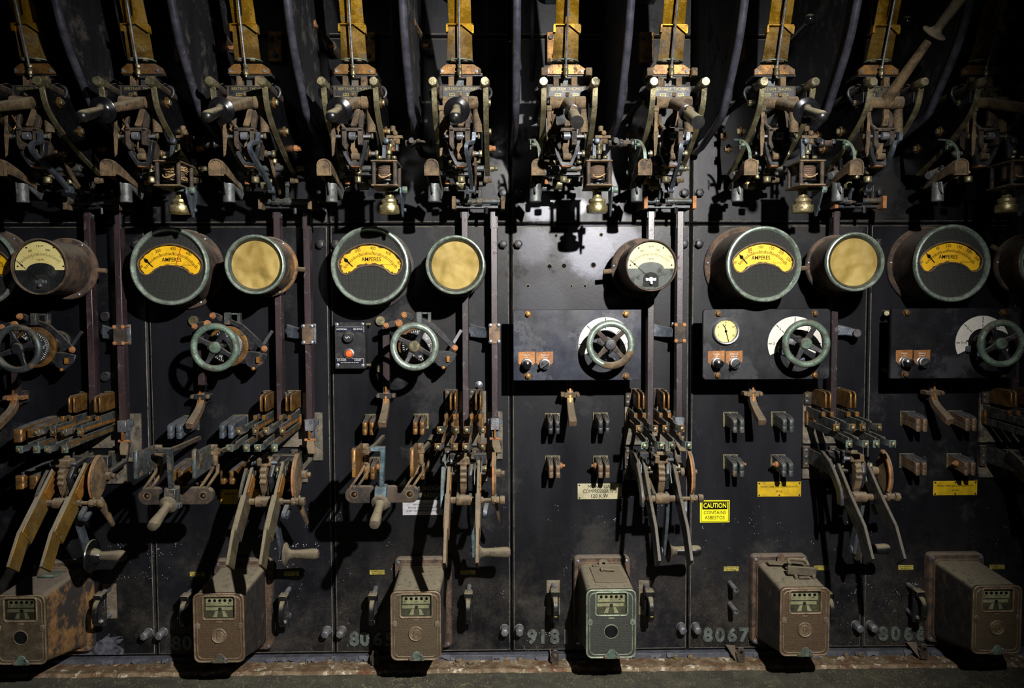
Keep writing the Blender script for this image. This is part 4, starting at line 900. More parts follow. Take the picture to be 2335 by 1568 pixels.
# ------------------------------------------------------------------ rheostat drives behind the left three wheels (authored on the third panel)
def make_drive():
    t = thing('rheostat_drive', W(960, 786, .05), 'x', 'rheostat drive', 'rheostat drives with engraved dials')
    c = W(953, 788, .15)
    MB().lathe(c + YY * .006, -YY, [(.006, 0), (.052, 0), (.053, .004), (.050, .006), (.012, .007)], 48).build('dial', 'dial_black', t)
    b = MB(); o = c - YY * .0008
    for a in range(0, 360, 8): quad(b, o, .044 if a % 40 else .040, .0495, a, .0016, 0, .0005)
    for a in range(8, 360, 40): b.text(str((a - 8) // 40 * 10), polar(o, .035, a), .0105, .0003, rot=-math.radians(a))
    b.build('engraving', 'ink_white', t)
    MB().lathe(c + YY * .03, -YY, [(.045, 0), (.065, .002), (.066, .012), (.058, .014), (.045, .012)], 48, closed=True).build('contact_ring', 'copper', t)
    b = MB(); b.cyl(Vector((c.x, 0, c.z)), c, .024, n=20); b.cyl(Vector((c.x, 0, c.z)), Vector((c.x, -.02, c.z)), .05, n=28); b.build('boss', 'black_iron', t, bevel=.002)
    P = lambda x, y, d=.13: W(x, y, d)
    MB().ribbon([P(908, 736), P(880, 742)], YY, .006, .020).build('short_link', 'black_iron', t, bevel=.002)
    MB().ribbon([P(918, 716), P(930, 719), P(944, 727)], YY, .006, .019).build('upper_link', 'black_iron', t, bevel=.002)
    MB().ribbon([P(960, 731), P(985, 742), P(1010, 766), P(1038, 794)], YY, .007, [.016, .018, .020, .018]).build('long_link', 'black_iron', t, bevel=.002)
    b = MB(); box2(b, 949, 962, 711, 738, .128, .150); b.span(P(949, 712), P(975, 716) + YY * .02); b.span(P(975, 712, .13), P(984, 735, .11)); b.build('guide_bracket', 'contact_green', t, bevel=.0012)
    b = MB(); b.prism([P(x, y, .125) for x, y in ((994, 798), (1020, 800), (1042, 806), (1036, 822), (1014, 843), (996, 832), (984, 815))], (0, .008, 0)); b.build('follower', 'black_iron', t, bevel=.002)
    b = MB(); b.span(P(1018, 812, .135), P(1026, 824, .115)); b.hexb(P(1011, 838, .128), -YY, .006, .006); b.build('brush', 'copper_bright', t, bevel=.001)
    for x, y, r in ((921, 718, .008), (880, 742, .0075), (909, 737, .010), (1037, 793, .008)):
        MB().lathe(P(x, y, .133), -YY, [(r * 1.3, 0), (r * 1.3, .002), (r, .003), (r * .9, .009), (r * .3, .010)], 14).build('link_pin', 'rust_orange', t)
    b = MB(); b.ribbon([P(1034, 782, .12), P(1052, 752, .11)], YY, .004, .010); b.build('spur', 'black_iron', t)
    return t
dr = make_drive(); dr['label'] = 'black link arms and dial behind the pale handwheel beside the switch box'
dup(dr, (-PITCH, 0, 0), 'black link arms and dial behind the green handwheel under the first ammeter'); dup(dr, (-2 * PITCH, 0, 0), 'link arms and clearly engraved dial at the left edge')
# ------------------------------------------------------------------ switch plates on the right three panels (authored on the fourth panel)
def make_plate(rounded, sh, gauge, label, m):
    s = XX * sh; d = .15
    P = lambda x, y, dd=d: W(x, y, dd) + s
    a, c = P(1170, 706), P(1462, 866); cen = (a + c) / 2
    t = thing('control_plate', Vector((cen.x, 0, c.z)), label, 'control plate', 'dark control plates with label tags')
    r = .012 if rounded else .0015
    MB().prism(rrect(cen, c.x - a.x, a.z - c.z, r), (0, .014, 0)).build('plate', m, t, bevel=.0012)
    for x in (1204, 1427):
        for y in (716, 857):
            p = P(x, y); MB().cyl(Vector((p.x, 0, p.z)), Vector((p.x, -d + .014, p.z)), .008, n=12).build('standoff', 'rust_dark', t)
            b = MB(); b.cyl(p, p - YY * .002, .0115, n=18); b.hexb(p - YY * .002, -YY, .0092, .010, random.random()); b.build('corner_bolt', 'copper', t, bevel=.0008)
    o = P(1381, 785); R = .0885
    arc = [polar(o, R, -115 + 230 * i / 48) for i in range(49)] + [polar(o, .047, 115 - 230 * i / 30) for i in range(31)]
    dial = MB().prism(arc, (0, -.0015, 0)).build('dial', 'white_dial', t)
    b = MB(); q = o - YY * .0016
    for a_, s_ in ((-90, '3'), (-45, '6'), (0, '9'), (45, '12'), (90, '15')):
        quad(b, q, .074, .086, a_, .0022, 0, .0004); quad(b, q, .050, .062, a_, .0018, 0, .0004); b.text(s_, polar(q, .068, a_), .0125, .0003)
    b.build('scale_marks', 'ink', dial)
    b = MB(); b.lathe(o, -YY, [(.03, 0), (.03, .012), (.018, .016), (.010, .018)], 32); b.build('dial_boss', 'black_iron', t)
    b = MB(); b.ribbon([o + Vector((-.045, -.004, -.028)), o + Vector((0, -.012, -.045)), o + Vector((.03, -.012, -.05))], YY, .008, .012); b.box(o + Vector((-.05, -.01, -.02)), (.014, .012, .02)); b.build('cam_arm', 'grey_iron', t, bevel=.002)
    b = MB(); quad(b, q, .03, .056, -82, .003, .004); b.build('dial_pointer', 'ink', t)
    for j, x in enumerate((1201, 1242)):
        p = P(x, 829); w = .0275
        pts = [p + Vector(v) for v in ((-w, 0, .020 + .018), (w, 0, .020 + .020), (w, 0, .004), (.014, 0, -.010), (-.014, 0, -.010), (-w, 0, .002))]
        tg = MB().prism(pts, (0, -.0015, 0)).build('label_tag', 'orange_plate', t, bevel=.0004)
        b = MB(); b.text(('TORCH', 'OPERATE')[j], p + Vector((0, -.0016, .028)), .006, .0002); b.text(('TEST', 'NORMAL')[j], p + Vector((0, -.0016, .021)), .005, .0002); b.build('engraving', 'ink_white', tg)
        b = MB(); b.lathe(p, -YY, [(.0175, 0), (.0175, .004), (.0155, .005), (.0155, .016), (.0170, .017), (.0170, .021), (.0145, .022)], 30); k = b.build('knob_ring', 'steel', t)
        if j == 0: MB().lathe(p, -YY, [(.0145, .020), (.0150, .034), (.0135, .042), (.008, .045), (.001, .046)], 28).build('push_button', 'gloss_black', t)
        else:
            MB().lathe(p, -YY, [(.0135, .020), (.0135, .026), (.001, .027)], 24).build('switch_face', 'black_iron', t)
            u = Vector((-.84, 0, -.54)); MB().ribbon([p + YY * -.030 - u * .012, p + YY * -.032 + u * .020], Vector((-u.z, 0, u.x)), .0085, .012).build('switch_lever', 'black_iron', t, bevel=.0015)
    if gauge:
        g = P(1652 - 430.5, 756.5); Rg = .0445
        gt = MB().lathe(g, -YY, [(Rg, 0), (Rg, .008), (Rg * .93, .014), (Rg * .85, .013), (Rg * .80, .006)], 48, closed=True).build('gauge_bezel', 'steel', t)
        fc = MB().lathe(g, -YY, [(Rg * .82, .001), (Rg * .82, .005), (.001, .0052)], 40).build('gauge_face', 'cream', t)
        b = MB(); q = g - YY * .0055
        for a_, s_ in ((-120, '3'), (-60, '6'), (0, '9'), (60, '12'), (120, '15')): b.text(s_, polar(q, Rg * .62, a_), .009, .0002)
        for a_ in range(-135, 140, 15): quad(b, q, Rg * .72, Rg * .79, a_, .0006)
        for r_ in (.79, .72): b.ribbon([polar(q, Rg * r_, 60 + 80 * i / 12) for i in range(13)], YY, .0003, .0004)
        quad(b, q, -Rg * .36, Rg * .78, 165, .0022, .002); b.cyl(q, q - YY * .003, .004, n=14)
        b.tube([polar(q, Rg * .48, 345, .002) + Vector((math.cos(x) * .004, 0, math.sin(x) * .004)) for x in [2.2 + i * .5 for i in range(10)]], .0008, 5); b.build('gauge_pointer', 'ink', fc)
        MB().lathe(g, -YY, [(Rg * .82, .0095), (Rg * .82, .0105), (.001, .0106)], 40).build('gauge_glass', 'pane', t)
    return t
make_plate(False, 0, False, 'square-cornered navy plate under the bare drilled panel, brightest of the three', 'board_black')
make_plate(True, PITCH, True, 'round-cornered black plate with a small round pressure gauge', 'board_plain')
make_plate(False, 2 * PITCH, False, 'dim square-cornered black plate at the right edge under the last ammeter', 'board_plain')
# small switch box on the third panel
t = thing('switch_box', W(798, 838, 0), 'small black switch box with a knurled knob and amber lamp', 'switch box'); d = .055
P = lambda x, y, dd=d: W(x, y, dd)
a, c = P(763, 734), P(834, 840); cen = (a + c) / 2
MB().prism(rrect(cen, c.x - a.x, a.z - c.z, .001), (0, .05, 0)).build('box', 'dial_black', t, bevel=.001)
for x, y in ((768, 740), (826, 739), (770, 832), (827, 833)):
    MB().lathe(P(x, y), -YY, [(.0065, 0), (.006, .003), (.003, .004)], 16).build('screw', 'steel', t)
for y, s1, s2 in ((750, 'NORMAL', 'BY-PASS'), (822, 'BY-PASS', 'LIGHT')):
    lp = MB().span(P(766, y - 5), P(830, y + 6.5) - YY * .0015).build('label_strip', 'board_black', t)
    b = MB(); q = P(798, y + 1) - YY * .0018
    b.ribbon([q + Vector((-.045, 0, .0085)), q + Vector((.046, 0, .0085)), q + Vector((.046, 0, -.0085))], YY, .0004, .0008)
    b.text(s1, q + Vector((-.027, 0, .001 if y < 800 else .003)), .0085, .0002); b.text(s2, q + Vector((.027, 0, .001 if y < 800 else .003)), .0085, .0002)
    if y > 800: b.text('PUSH FROM ABOVE 400 TO RESET', q - ZZ * .005, .004, .0002)
    b.build('lettering', 'ink_white', lp)
b = MB(); p = P(795, 769); n = 40; rings = []
for h, r in ((0, .0195), (.004, .0195), (.006, .0165), (.018, .0155), (.020, .013)):
    rings.append([p - YY * h + Vector((math.cos(i * 2 * math.pi / n) * (r + (.0008 if i % 2 and h > .003 else 0)), 0, math.sin(i * 2 * math.pi / n) * (r + (.0008 if i % 2 and h > .003 else 0)))) for i in range(n)])
b.loft(rings); b.build('knob', 'black_iron', t); MB().tube([p + Vector((-.007, -.021, .003)), p + Vector((-.002, -.021, -.002)), p + Vector((.003, -.021, .003)), p + Vector((.007, -.021, 0))], .0012, 6, smooth=4).build('knob_mark', 'ink_white', t)
p = P(796.5, 806); MB().lathe(p, -YY, [(.0185, 0), (.0185, .004), (.0165, .008), (.014, .009), (.013, .002)], 30, closed=True).build('lamp_ring', 'steel', t)
MB().lathe(p, -YY, [(.0135, .002), (.0125, .010), (.009, .014), (.001, .0155)], 28).build('lamp_lens', 'needle_orange', t)
for x, y in ((838, 739), (838, 832)): 
    q = P(x, y, .03); MB().cyl(q - XX * .008, q + XX * .012, .005, n=12).build('side_pin', 'brass_dull', t)
# ------------------------------------------------------------------ long maroon rods
RT_ = ['in front of the first panel', 'right of the first large ammeter', 'right of the second large ammeter', 'beside the bright r.p.m. meter', 'behind the eighth breaker trip coil', 'at the right photo edge']
for k in range(-2, 4):
    for j, (u, v0, v1) in enumerate(((1063.6, 470, 975), (1128, 470, 952))):
        if k == 2 and j == 1: continue
        if k == 3 and j == 1: continue
        s = XX * k * PITCH; w = .0108; top = Z(v0); bot = Z(v1)
        t = thing('long_rod', Vector((X(u), -.058, bot)) + s, ('square maroon insulating rod, %s of the pair ' % ('left', 'right')[j] if k < 2 else 'single square maroon insulating rod ') + RT_[k + 2], 'rod', 'square maroon rods running down the panels')
        MB().span(Vector((X(u) - w, -.048, bot)) + s, Vector((X(u) + w, -.084, top)) + s).build('shaft', 'bakelite_rod', t, bevel=.0018)
        b = MB(); 
        for sx in (-1, 1): b.span(Vector((X(u) + sx * w, -.055, top + .01)) + s, Vector((X(u) + sx * (w + .002), -.080, top - (.05 if j == 0 else .085))) + s)
        b.build('end_strap', 'contact_green', t)
        for dz in (.015, .04): 
            MB().hexb(Vector((X(u) + w + .002, -.068, top - dz)) + s, XX, .004, .003).build('strap_screw', 'steel', t)
        if j == 1:
            z = W(1126, 760, .084).z; c = Vector((X(u), -.084, z)) + s; hw, hh = .0185, .0335
            MB().span(c + Vector((-hw, 0, -hh)), c + Vector((hw, -.006, hh))).build('clamp_plate', 'rust_dark' if k in (-2, 1) else 'copper_pale', t, bevel=.001)
            MB().span(c + Vector((-hw, .038, -hh)), c + Vector((hw, .044, hh))).build('clamp_plate', 'steel', t, bevel=.001)
            for sx in (-1, 1):
                for sz in (-1, 1):
                    q = c + Vector((sx * hw * .75, 0, sz * hh * .8)); b = MB(); b.cyl(q + YY * .044, q - YY * .006, .003, n=8); b.lathe(q - YY * .006, -YY, [(.0062, 0), (.0062, .003), (.003, .0045)], 14); b.build('clamp_screw', 'rust_orange' if k in (-2, 1) else 'steel', t)
            b = MB(); a = W(1070, 752, .02); zz = a.z
            b.ribbon([Vector((X(1073), -.026, zz)) + s, Vector((X(1090), -.030, zz - .006)) + s, Vector((X(1118), -.060, zz - .010)) + s], ZZ, [.046, .040, .030], .012); b.build('guide_arm', 'grey_iron', t, bevel=.002)
            if k == -2 or True:
                MB().cyl(Vector((X(1079), 0, zz)) + s, Vector((X(1079), -.032, zz)) + s, .017, n=18).build('arm_boss', 'black_iron', t, bevel=.002)
# free guide arm on the fifth panel, its rod missing
t = thing('guide_arm', W(1930, 752, 0), 'bare iron guide arm with a round end, right of the gauge plate', 'arm')
MB().ribbon([W(1905, 752, .03), W(1930, 754, .045), W(1955, 760, .06)], ZZ, [.040, .030, .026], .012).build('arm', 'grey_iron', t, bevel=.003)
MB().cyl(W(1905, 752, 0), W(1905, 752, .036), .018, n=18).build('boss', 'black_iron', t, bevel=.002)
MB().cyl(W(1955, 760, .05), W(1955, 760, .074), .0145, n=24).build('round_end', 'black_iron', t, bevel=.003)
# ------------------------------------------------------------------ contact levers (authored on the fourth panel)
def make_lever():
    t = thing('contact_lever', W(1303, 950, 0), 'x', 'contact lever', 'curved contact levers')
    b = MB(); b.span(Vector((X(1289), -.035, Z(740))), Vector((X(1304), -.058, Z(915)))); b.build('bar', 'bakelite_rod', t, bevel=.0015)
    z0 = Z(868); xc = X(1296.5)
    MB().ribbon([Vector((xc, -.055, z0 - .03)), Vector((xc, -.062, z0 - .065)), Vector((xc, -.09, z0 - .09)), Vector((xc, -.165, z0 - .125))], XX, [.021, .022, .023, .026], .022, smooth=4).build('lever', 'copper_pale', t, bevel=.0015)
    MB().ribbon([Vector((xc, -.067, z0 + .0)), Vector((xc, -.0685, z0 - .03)), Vector((xc, -.0745, z0 - .068))], XX, .006, .003).build('copper_spline', 'copper_bright', t)
    c = W(1300, 901, .065); c.x = xc
    b = MB(); b.span(c + Vector((-.019, 0, -.007)), c + Vector((.019, -.007, .010))); b.span(c + Vector((-.031, .030, -.005)), c + Vector((-.017, -.004, .009))); b.span(c + Vector((.017, .030, -.005)), c + Vector((.031, -.004, .009))); b.build('strap', 'black_iron', t, bevel=.001)
    for sx in (-1, 1): MB().hexb(c + Vector((sx * .026, -.004, .002)), -YY, .007, .007).build('strap_bolt', 'rust', t, bevel=.0006)
    MB().span(Vector((xc - .015, 0, c.z - .02)), Vector((xc + .015, -.038, c.z + .02))).build('mount', 'black_iron', t)
    return t
lv = make_lever(); LL = ['at the left photo edge', 'with dark leather-like tip below the green corroded wheel', 'below the pale handwheel', 'below the navy plate, lit brightest', 'below the gauge plate, swung right', 'on the dim panel at the right edge']
for i in range(6):
    o = lv if i == 3 else dup(lv, ((i - 3) * PITCH, 0, 0), 'x'); o['label'] = 'curved contact lever ' + LL[i]
    if i == 0: setmat(o, 'strap', 'rust_orange')
    if i == 3: setmat(o, 'strap', 'rust')
# ------------------------------------------------------------------ laminated finger contacts (authored on the fourth panel)
def make_contact(x, y, dd, m, nub, wide=1.0):
    t = thing('finger_contact', W(x, y, 0), 'x', 'contact'); c = W(x, y, 0)
    MB().span(c + Vector((-.026, 0, -.026)), c + Vector((.026, -.004, .026))).build('base_plate', 'brass_dull', t, bevel=.0008)
    for sx in (-1, 1):
        xo = sx * .0115 * wide
        for part, (za, zb) in enumerate(((.021, .0005), (-.0005, -.019))):
            b = MB(); rings = []
            for q, drop_ in ((0, 0), (.35, .001), (.8, .006), (.97, .010), (1.0, .013)):
                w = .0088 * wide * (1 - .12 * q) * (.72 if q == 1.0 else 1); yy = -.004 - (dd - .004) * q
                rings.append([c + Vector((xo - w, yy, za - drop_)), c + Vector((xo + w, yy, za - drop_)), c + Vector((xo + w, yy, zb - drop_)), c + Vector((xo - w, yy, zb - drop_))])
            b.loft(rings); b.build('leaf_block', m, t, bevel=.0012)
        b = MB()                                   # laminations proud of the top
        for j in (-1, 0, 1): b.ribbon([c + Vector((xo + j * .0058 - .004, -.006, .0230)), c + Vector((xo + j * .0058 + .002, -dd * .55, .0205)), c + Vector((xo + j * .005, -dd * .94, .0135))], XX, .0018, .004)
        b.build('lamination', 'steel', t)
    if nub:
        p = c + Vector((.022 * nub, -dd * .55, .002)); b = MB(); b.lathe(p - XX * .004 * nub, XX * nub, [(.009, 0), (.011, .004), (.010, .010), (.005, .014), (.0045, .02)], 14); b.build('side_bolt', 'rust_orange', t)
    return t
CM = {0: 'copper', 1: 'grey_iron', 2: 'copper', 3: 'black_iron', 4: 'contact_green', 5: 'copper_pale'}
PNM = ['far left panel', 'panel of the green corroded wheel', 'panel of the small switch box', 'panel of the bare drill holes', 'panel of the round gauge', 'dim panel at the far right']
for k in range(6):
    for (x, y, pos) in ((1259, 958, 'upper left'), (1369, 957, 'upper right'), (1260, 1055, 'lower left'), (1369, 1055, 'lower right')):
        if k == 0 and 'left' in pos: continue
        low = 'lower' in pos
        m = CM[k] if not low else 'copper' if k < 3 else ('copper_pale' if k == 3 else 'contact_green' if k == 4 else 'copper_pale')
        dd = (.20 if k == 0 else .15 if k == 1 else .10); nub = (0 if not low or k < 2 else (1 if pos.endswith('left') else -1))
        o = make_contact(x, y, dd, m, nub, 1.9 if k == 0 else 1.25 if k == 1 else 1.0)
        o.location.x += (k - 3) * PITCH; o['group'] = 'laminated finger contacts'
        o['label'] = 'laminated finger contact, %s one on the %s' % (pos, PNM[k])
        if k == 5:
            b = MB(); 
            if low:
                c = W(x, y, .07) + XX * .03
                pts = []
                for j in range(16):
                    a = j * math.pi / 8; r = .016 if j % 2 == 0 else .008; pts.append(c + Vector((0, math.cos(a) * r, math.sin(a) * r)))
                bmesh.ops.translate(b.prism(pts, (.002, 0, 0)).bm, verts=b.bm.verts, vec=(2 * PITCH, 0, 0)); b.build('star_washer', 'grey_iron', o)
# ------------------------------------------------------------------ contact banks (authored on the fourth panel)
def make_bank():
    t = thing('contact_bank', W(1475, 1008, 0), 'x', 'contact bank', 'long twin contact clips beside the rods')
    cols = [X(1443), X(1498)]
    a = W(1424, 889, 0); c = W(1519, 1012, 0); MB().span((a.x, 0, a.z), (c.x, -.010, c.z)).build('base_board', 'slate_edge', t, bevel=.001)
    for x in cols:
        z0, z1 = Z(886), Z(925)
        b = MB(); b.span((x - .026, -.010, z1), (x + .020, -.022, z0)); b.build('pad_base', 'rust_dark', t, bevel=.001)
        for dz in (.010, .029, .048): MB().lathe((x - .018, -.022, z0 - dz), -YY, [(.0062, 0), (.006, .003), (.002, .0045)], 14).build('pad_screw', 'contact_green', t)
        for sx in (-.003, .012):
            b = MB(); b.prism([Vector((x + sx, -.02, z0)), Vector((x + sx, -.125, z0 - .002)), Vector((x + sx, -.138, z0 - .010)), Vector((x + sx, -.138, z1 + .004)), Vector((x + sx, -.128, z1)), Vector((x + sx, -.02, z1 + .004))], (.006, 0, 0)); b.build('arc_pad', 'copper', t, bevel=.0015)
        for sx in (-1, 1):
            xx = x + sx * .014
            z = Z(934); MB().ribbon([Vector((xx, -.01, z)), Vector((xx, -.15, z - .003))], ZZ, .014, .005).build('thin_clip', 'contact_green', t, bevel=.0008)
            MB().span((xx - .006, -.140, z - .010), (xx + .006, -.154, z + .006)).build('clip_nib', 'copper', t, bevel=.001)
            for (v, dm, zt, hh) in ((946, .28, 951, .024), (966, .37, 975, .023)):
                b = MB(); z_a = Z(v); z_b = Z(zt)
                b.ribbon([Vector((xx, -.01, z_a)), Vector((xx, -.08, z_a)), Vector((xx * 1.0, -dm + .03, z_b + .004))], ZZ, hh, .005)
                b.build('clip_blade', 'contact_green', t, bevel=.0008)
                b = MB(); b.ribbon([Vector((xx - sx * .003, -dm + .06, z_b + .006)), Vector((xx - sx * .005, -dm + .025, z_b + .003)), Vector((xx - sx * .001, -dm + .010, z_b + .002)), Vector((xx + sx * .008, -dm - .004, z_b))], ZZ, hh * .8, .003, smooth=3); b.build('flared_tip', 'contact_green', t)
                p = Vector((xx + sx * .010, -dm, z_b)); b = MB(); b.box(p + Vector((sx * .001, .004, 0)), (.0195, .006, hh * .95)); b.build('tip_block', 'copper' if v < 960 else 'verdigris', t, bevel=.001)
                MB().hexb(p + Vector((sx * .001, .001, 0)), -YY, .0068, .008, random.random()).build('tip_nut', 'brass_dull', t, bevel=.0006)
                MB().span((xx - .001, -.02, z_a - hh * .35), (xx + .001 * sx + .002, -dm + .05, z_a + hh * .0)).build('copper_leaf', 'copper_bright' if v < 960 else 'copper', t)
        b = MB(); b.span((x - .022, -.01, Z(972)), (x + .022, -.03, Z(940))); b.build('clip_foot', 'copper', t, bevel=.001)
    b = MB(); b.cyl(Vector((X(1472), -.20, Z(975))), Vector((X(1472), -.20, Z(1040))), .0045, n=10); b.build('hanger_wire', 'black_iron', t)
    return t
def make_rod_end():
    t = thing('rod_end_clamp', W(1547, 1045, .05), 'x', 'clamp', 'iron clamps ending the right hand rods')
    x = X(1128 + 411); 
    MB().span((x - .030, 0, Z(1048)), (x + .026, -.010, Z(938))).build('back_plate', 'slate_edge', t, bevel=.001)
    MB().span((x - .0145, -.042, Z(972)), (x + .0145, -.090, Z(946))).build('socket', 'steel', t, bevel=.0015)
    MB().span((x - .024, -.05, Z(962)), (x + .024, -.062, Z(950))).build('cross_lug', 'grey_iron', t, bevel=.001)
    MB().span((x - .011, -.05, Z(1000)), (x + .011, -.075, Z(968))).build('neck', 'grey_iron', t, bevel=.0015)
    MB().span((x - .0035, -.075, Z(990)), (x + .0035, -.088, Z(962))).build('copper_link', 'copper_bright', t, bevel=.001)
    MB().ribbon([Vector((x, -.07, Z(992))), Vector((x + .004, -.085, Z(1008))), Vector((x + .010, -.10, Z(1022)))], XX, [.022, .028, .022], .010).build('paddle', 'rust', t, bevel=.0015)
    MB().cyl((x - .018, -.075, Z(993)), (x + .018, -.075, Z(993)), .005, n=10).build('pin', 'rust_orange', t)
    MB().ribbon([Vector((x, -.05, Z(1000))), Vector((x - .002, -.07, Z(1040))), Vector((x - .01, -.16, Z(1050)))], XX, .018, .012).build('lower_arm', 'black_iron', t, bevel=.0015)
    return t
# ------------------------------------------------------------------ knife switches
def make_switch():
    t = thing('knife_switch', W(1490, 1100, 0), 'x', 'knife switch', 'double blade knife switches')
    a = W(1424, 1029, 0); c = W(1517, 1092, 0); MB().span((a.x, 0, a.z), (c.x, -.010, c.z)).build('base_board', 'slate_edge', t, bevel=.001)
    A = (.215, 1040); K = (.408, 1142); E = (.460, 1194)
    pt = lambda x, q: Vector((x, -q[0], Z(q[1])))
    for x in (X(1443), X(1505)):
        b = MB(); b.span((x - .028, -.01, Z(1070)), (x - .006, -.024, Z(1022))); b.build('jaw_base', 'rust_dark', t, bevel=.001)
        for v in (1030, 1046, 1062): MB().lathe((x - .018, -.024, Z(v)), -YY, [(.006, 0), (.006, .003), (.002, .0045)], 14).build('jaw_screw', 'contact_green', t)
        for sx in (-1, 1):
            MB().prism([Vector((x + sx * .009 - .002, -.01, Z(1024))), Vector((x + sx * .009 - .002, -.17, Z(1026))), Vector((x + sx * .009 - .002, -.232, Z(1032))), Vector((x + sx * .009 - .002, -.236, Z(1050))), Vector((x + sx * .009 - .002, -.19, Z(1062))), Vector((x + sx * .009 - .002, -.01, Z(1060)))], (.004, 0, 0)).build('jaw', 'contact_green', t, bevel=.001)
        p = pt(x, A); b = MB(); b.cyl(p - XX * .020, p + XX * .020, .0085, n=14); b.hexb(p + XX * .016, XX, .011, .009); b.hexb(p - XX * .016, -XX, .011, .009); b.build('pivot_bolt', 'brass_dull', t, bevel=.0008)
        MB().ribbon([pt(x, A) + Vector((0, .01, .012)), pt(x, A), pt(x, (.31, 1094)), pt(x, K), pt(x, E)], XX, .010, .056).build('blade', 'contact_green', t, bevel=.0012)
        MB().ribbon([pt(x, (.305, 1091)) , pt(x, (.40, 1145))], XX, .0165, .064).build('blade_cover', 'copper', t, bevel=.0015)
        MB().ribbon([pt(x + .0068, (.24, 1052)), pt(x + .0068, (.29, 1082))], XX, .003, .036).build('contact_patch', 'copper_bright', t)
        for q in ((.315, 1090), (.39, 1146)):
            MB().lathe(pt(x + .007, q), XX, [(.004, 0), (.004, .0012), (.001, .002)], 12).build('cover_screw', 'steel', t)
        MB().ribbon([pt(x - .012, (.20, 1030)), pt(x - .013, (.24, 1052)), pt(x - .012, (.255, 1070))], XX, .003, .02).build('leaf_spring', 'verdigris', t)
    # cross shaft, sector and quadrant
    s0 = (.285, 1096); xl, xr = X(1434), X(1545)
    b = MB(); b.cyl(pt(xl, s0), pt(X(1515), s0), .0105, n=16); b.cyl(pt(X(1515), s0), pt(xr, s0), .006, n=12); b.build('cross_shaft', 'rust', t)
    b = MB(); b.hexb(pt(xl - .006, s0), XX, .014, .014); b.build('shaft_nut', 'copper', t, bevel=.001)
    b = MB(); b.hexb(pt(xr - .02, s0), XX, .013, .012); b.cyl(pt(xr - .006, s0), pt(xr + .004, s0), .011, n=14); b.hexb(pt(xr + .006, s0), XX, .014, .016); b.build('shaft_nut', 'rust', t, bevel=.001)
    xg = X(1474); hub = (.205, 1052); g = []
    hz = Z(hub[1]); R = .078
    for j in range(34):
        a = math.radians(62 - 108 * j / 33); r = R + (.006 if (j // 2) % 2 == 0 and j < 24 else 0); g.append(Vector((xg - .010, -(hub[0] + math.cos(a) * r), hz + math.sin(a) * r)))
    g += [pt(xg - .010, (.298, 1098)), pt(xg - .010, (.272, 1100)), Vector((xg - .010, -(hub[0] + .055), hz - .045)), Vector((xg - .010, -(hub[0] + .05), hz + .02)), Vector((xg - .010, -(hub[0] + .025), hz + .055))]
    MB().prism(g, (.020, 0, 0)).build('gear_sector', 'rust', t, bevel=.0012)
    b = MB(); b.cyl(pt(xg - .022, s0), pt(xg + .022, s0), .0165, n=18); b.build('sector_boss', 'rust', t, bevel=.0015)
    xq = X(1537); g = []
    for j in range(20):
        a = math.radians(78 - 112 * j / 19); g.append(Vector((xq, -(hub[0] + .012 + math.cos(a) * .082), hz - .006 + math.sin(a) * .082)))
    g += [pt(xq, (.300, 1098)), pt(xq, (.275, 1102)), Vector((xq, -(hub[0] + .015), hz - .040)), Vector((xq, -(hub[0] - .012), hz - .004)), Vector((xq, -(hub[0] - .01), hz + .03))]
    MB().prism(g, (.007, 0, 0)).build('quadrant', 'rust', t, bevel=.0012)
    MB().prism([p + XX * .0 for p in g[:20]] + [Vector((xq, -(hub[0] + .012 + math.cos(math.radians(78 - 112 * j / 19)) * .074), hz - .006 + math.sin(math.radians(78 - 112 * j / 19)) * .074)) for j in range(19, -1, -1)], (-.006, 0, 0)).build('quadrant_rim', 'rust_orange', t, bevel=.001)
    b = MB(); b.cyl((xq - .02, -hub[0], hz), (xq + .022, -hub[0], hz), .014, n=16); b.build('quadrant_hub', 'rust', t, bevel=.0015)
    MB().hexb((xq + .022, -hub[0], hz), XX, .009, .012).build('hub_nut', 'copper_pale', t, bevel=.001)
    b = MB(); b.cyl((X(1430), -hub[0], hz), (xq - .02, -hub[0], hz), .0065, n=12); b.build('main_pivot', 'black_iron', t)
    b = MB(); b.ribbon([Vector((xg + .024, -.18, Z(1018))), Vector((xg + .026, -.25, Z(1024))), Vector((xg + .020, -.27, Z(1046))), Vector((xg + .020, -.25, Z(1080)))], XX, .014, .016); b.build('catch_arm', 'black_iron', t, bevel=.002)
    p = Vector((xg, -.262, Z(1018))); b = MB(); b.span(p + Vector((-.022, -.012, -.010)), p + Vector((.022, .028, .014))); b.build('catch_block', 'rust', t, bevel=.003)
    b = MB(); b.cyl(p - XX * .036, p + XX * .04, .006, n=12); b.hexb(p - XX * .034, -XX, .009, .008); b.build('catch_pin', 'grey_iron', t, bevel=.0008)
    MB().ribbon([Vector((X(1430), -.16, Z(1024))), Vector((X(1430), -.225, Z(1040))), Vector((X(1431), -.29, Z(1080))), Vector((X(1431), -.30, Z(1110)))], XX, .011, .030, smooth=3).build('side_arm', 'black_iron', t, bevel=.002)
    b = MB(); b.ribbon([Vector((X(1462), -.10, Z(1060))), Vector((X(1462), -.24, Z(1095))), Vector((X(1462), -.27, Z(1100)))], XX, .010, .03); b.span((X(1440), -.10, Z(1070)), (X(1520), -.13, Z(1020))); b.build('carrier', 'black_iron', t, bevel=.002)
    # crank and handle
    h = UV(1500, 1226, .19)
    MB().ribbon([Vector((X(1488), -.26, Z(1090))), Vector((X(1490), -.245, Z(1130))), Vector((X(1492), -.20, Z(1200))), Vector((X(1492), -.19, Z(1232)))], XX, [.012, .010, .010, .012], .034).build('crank_arm', 'grey_iron', t, bevel=.002)
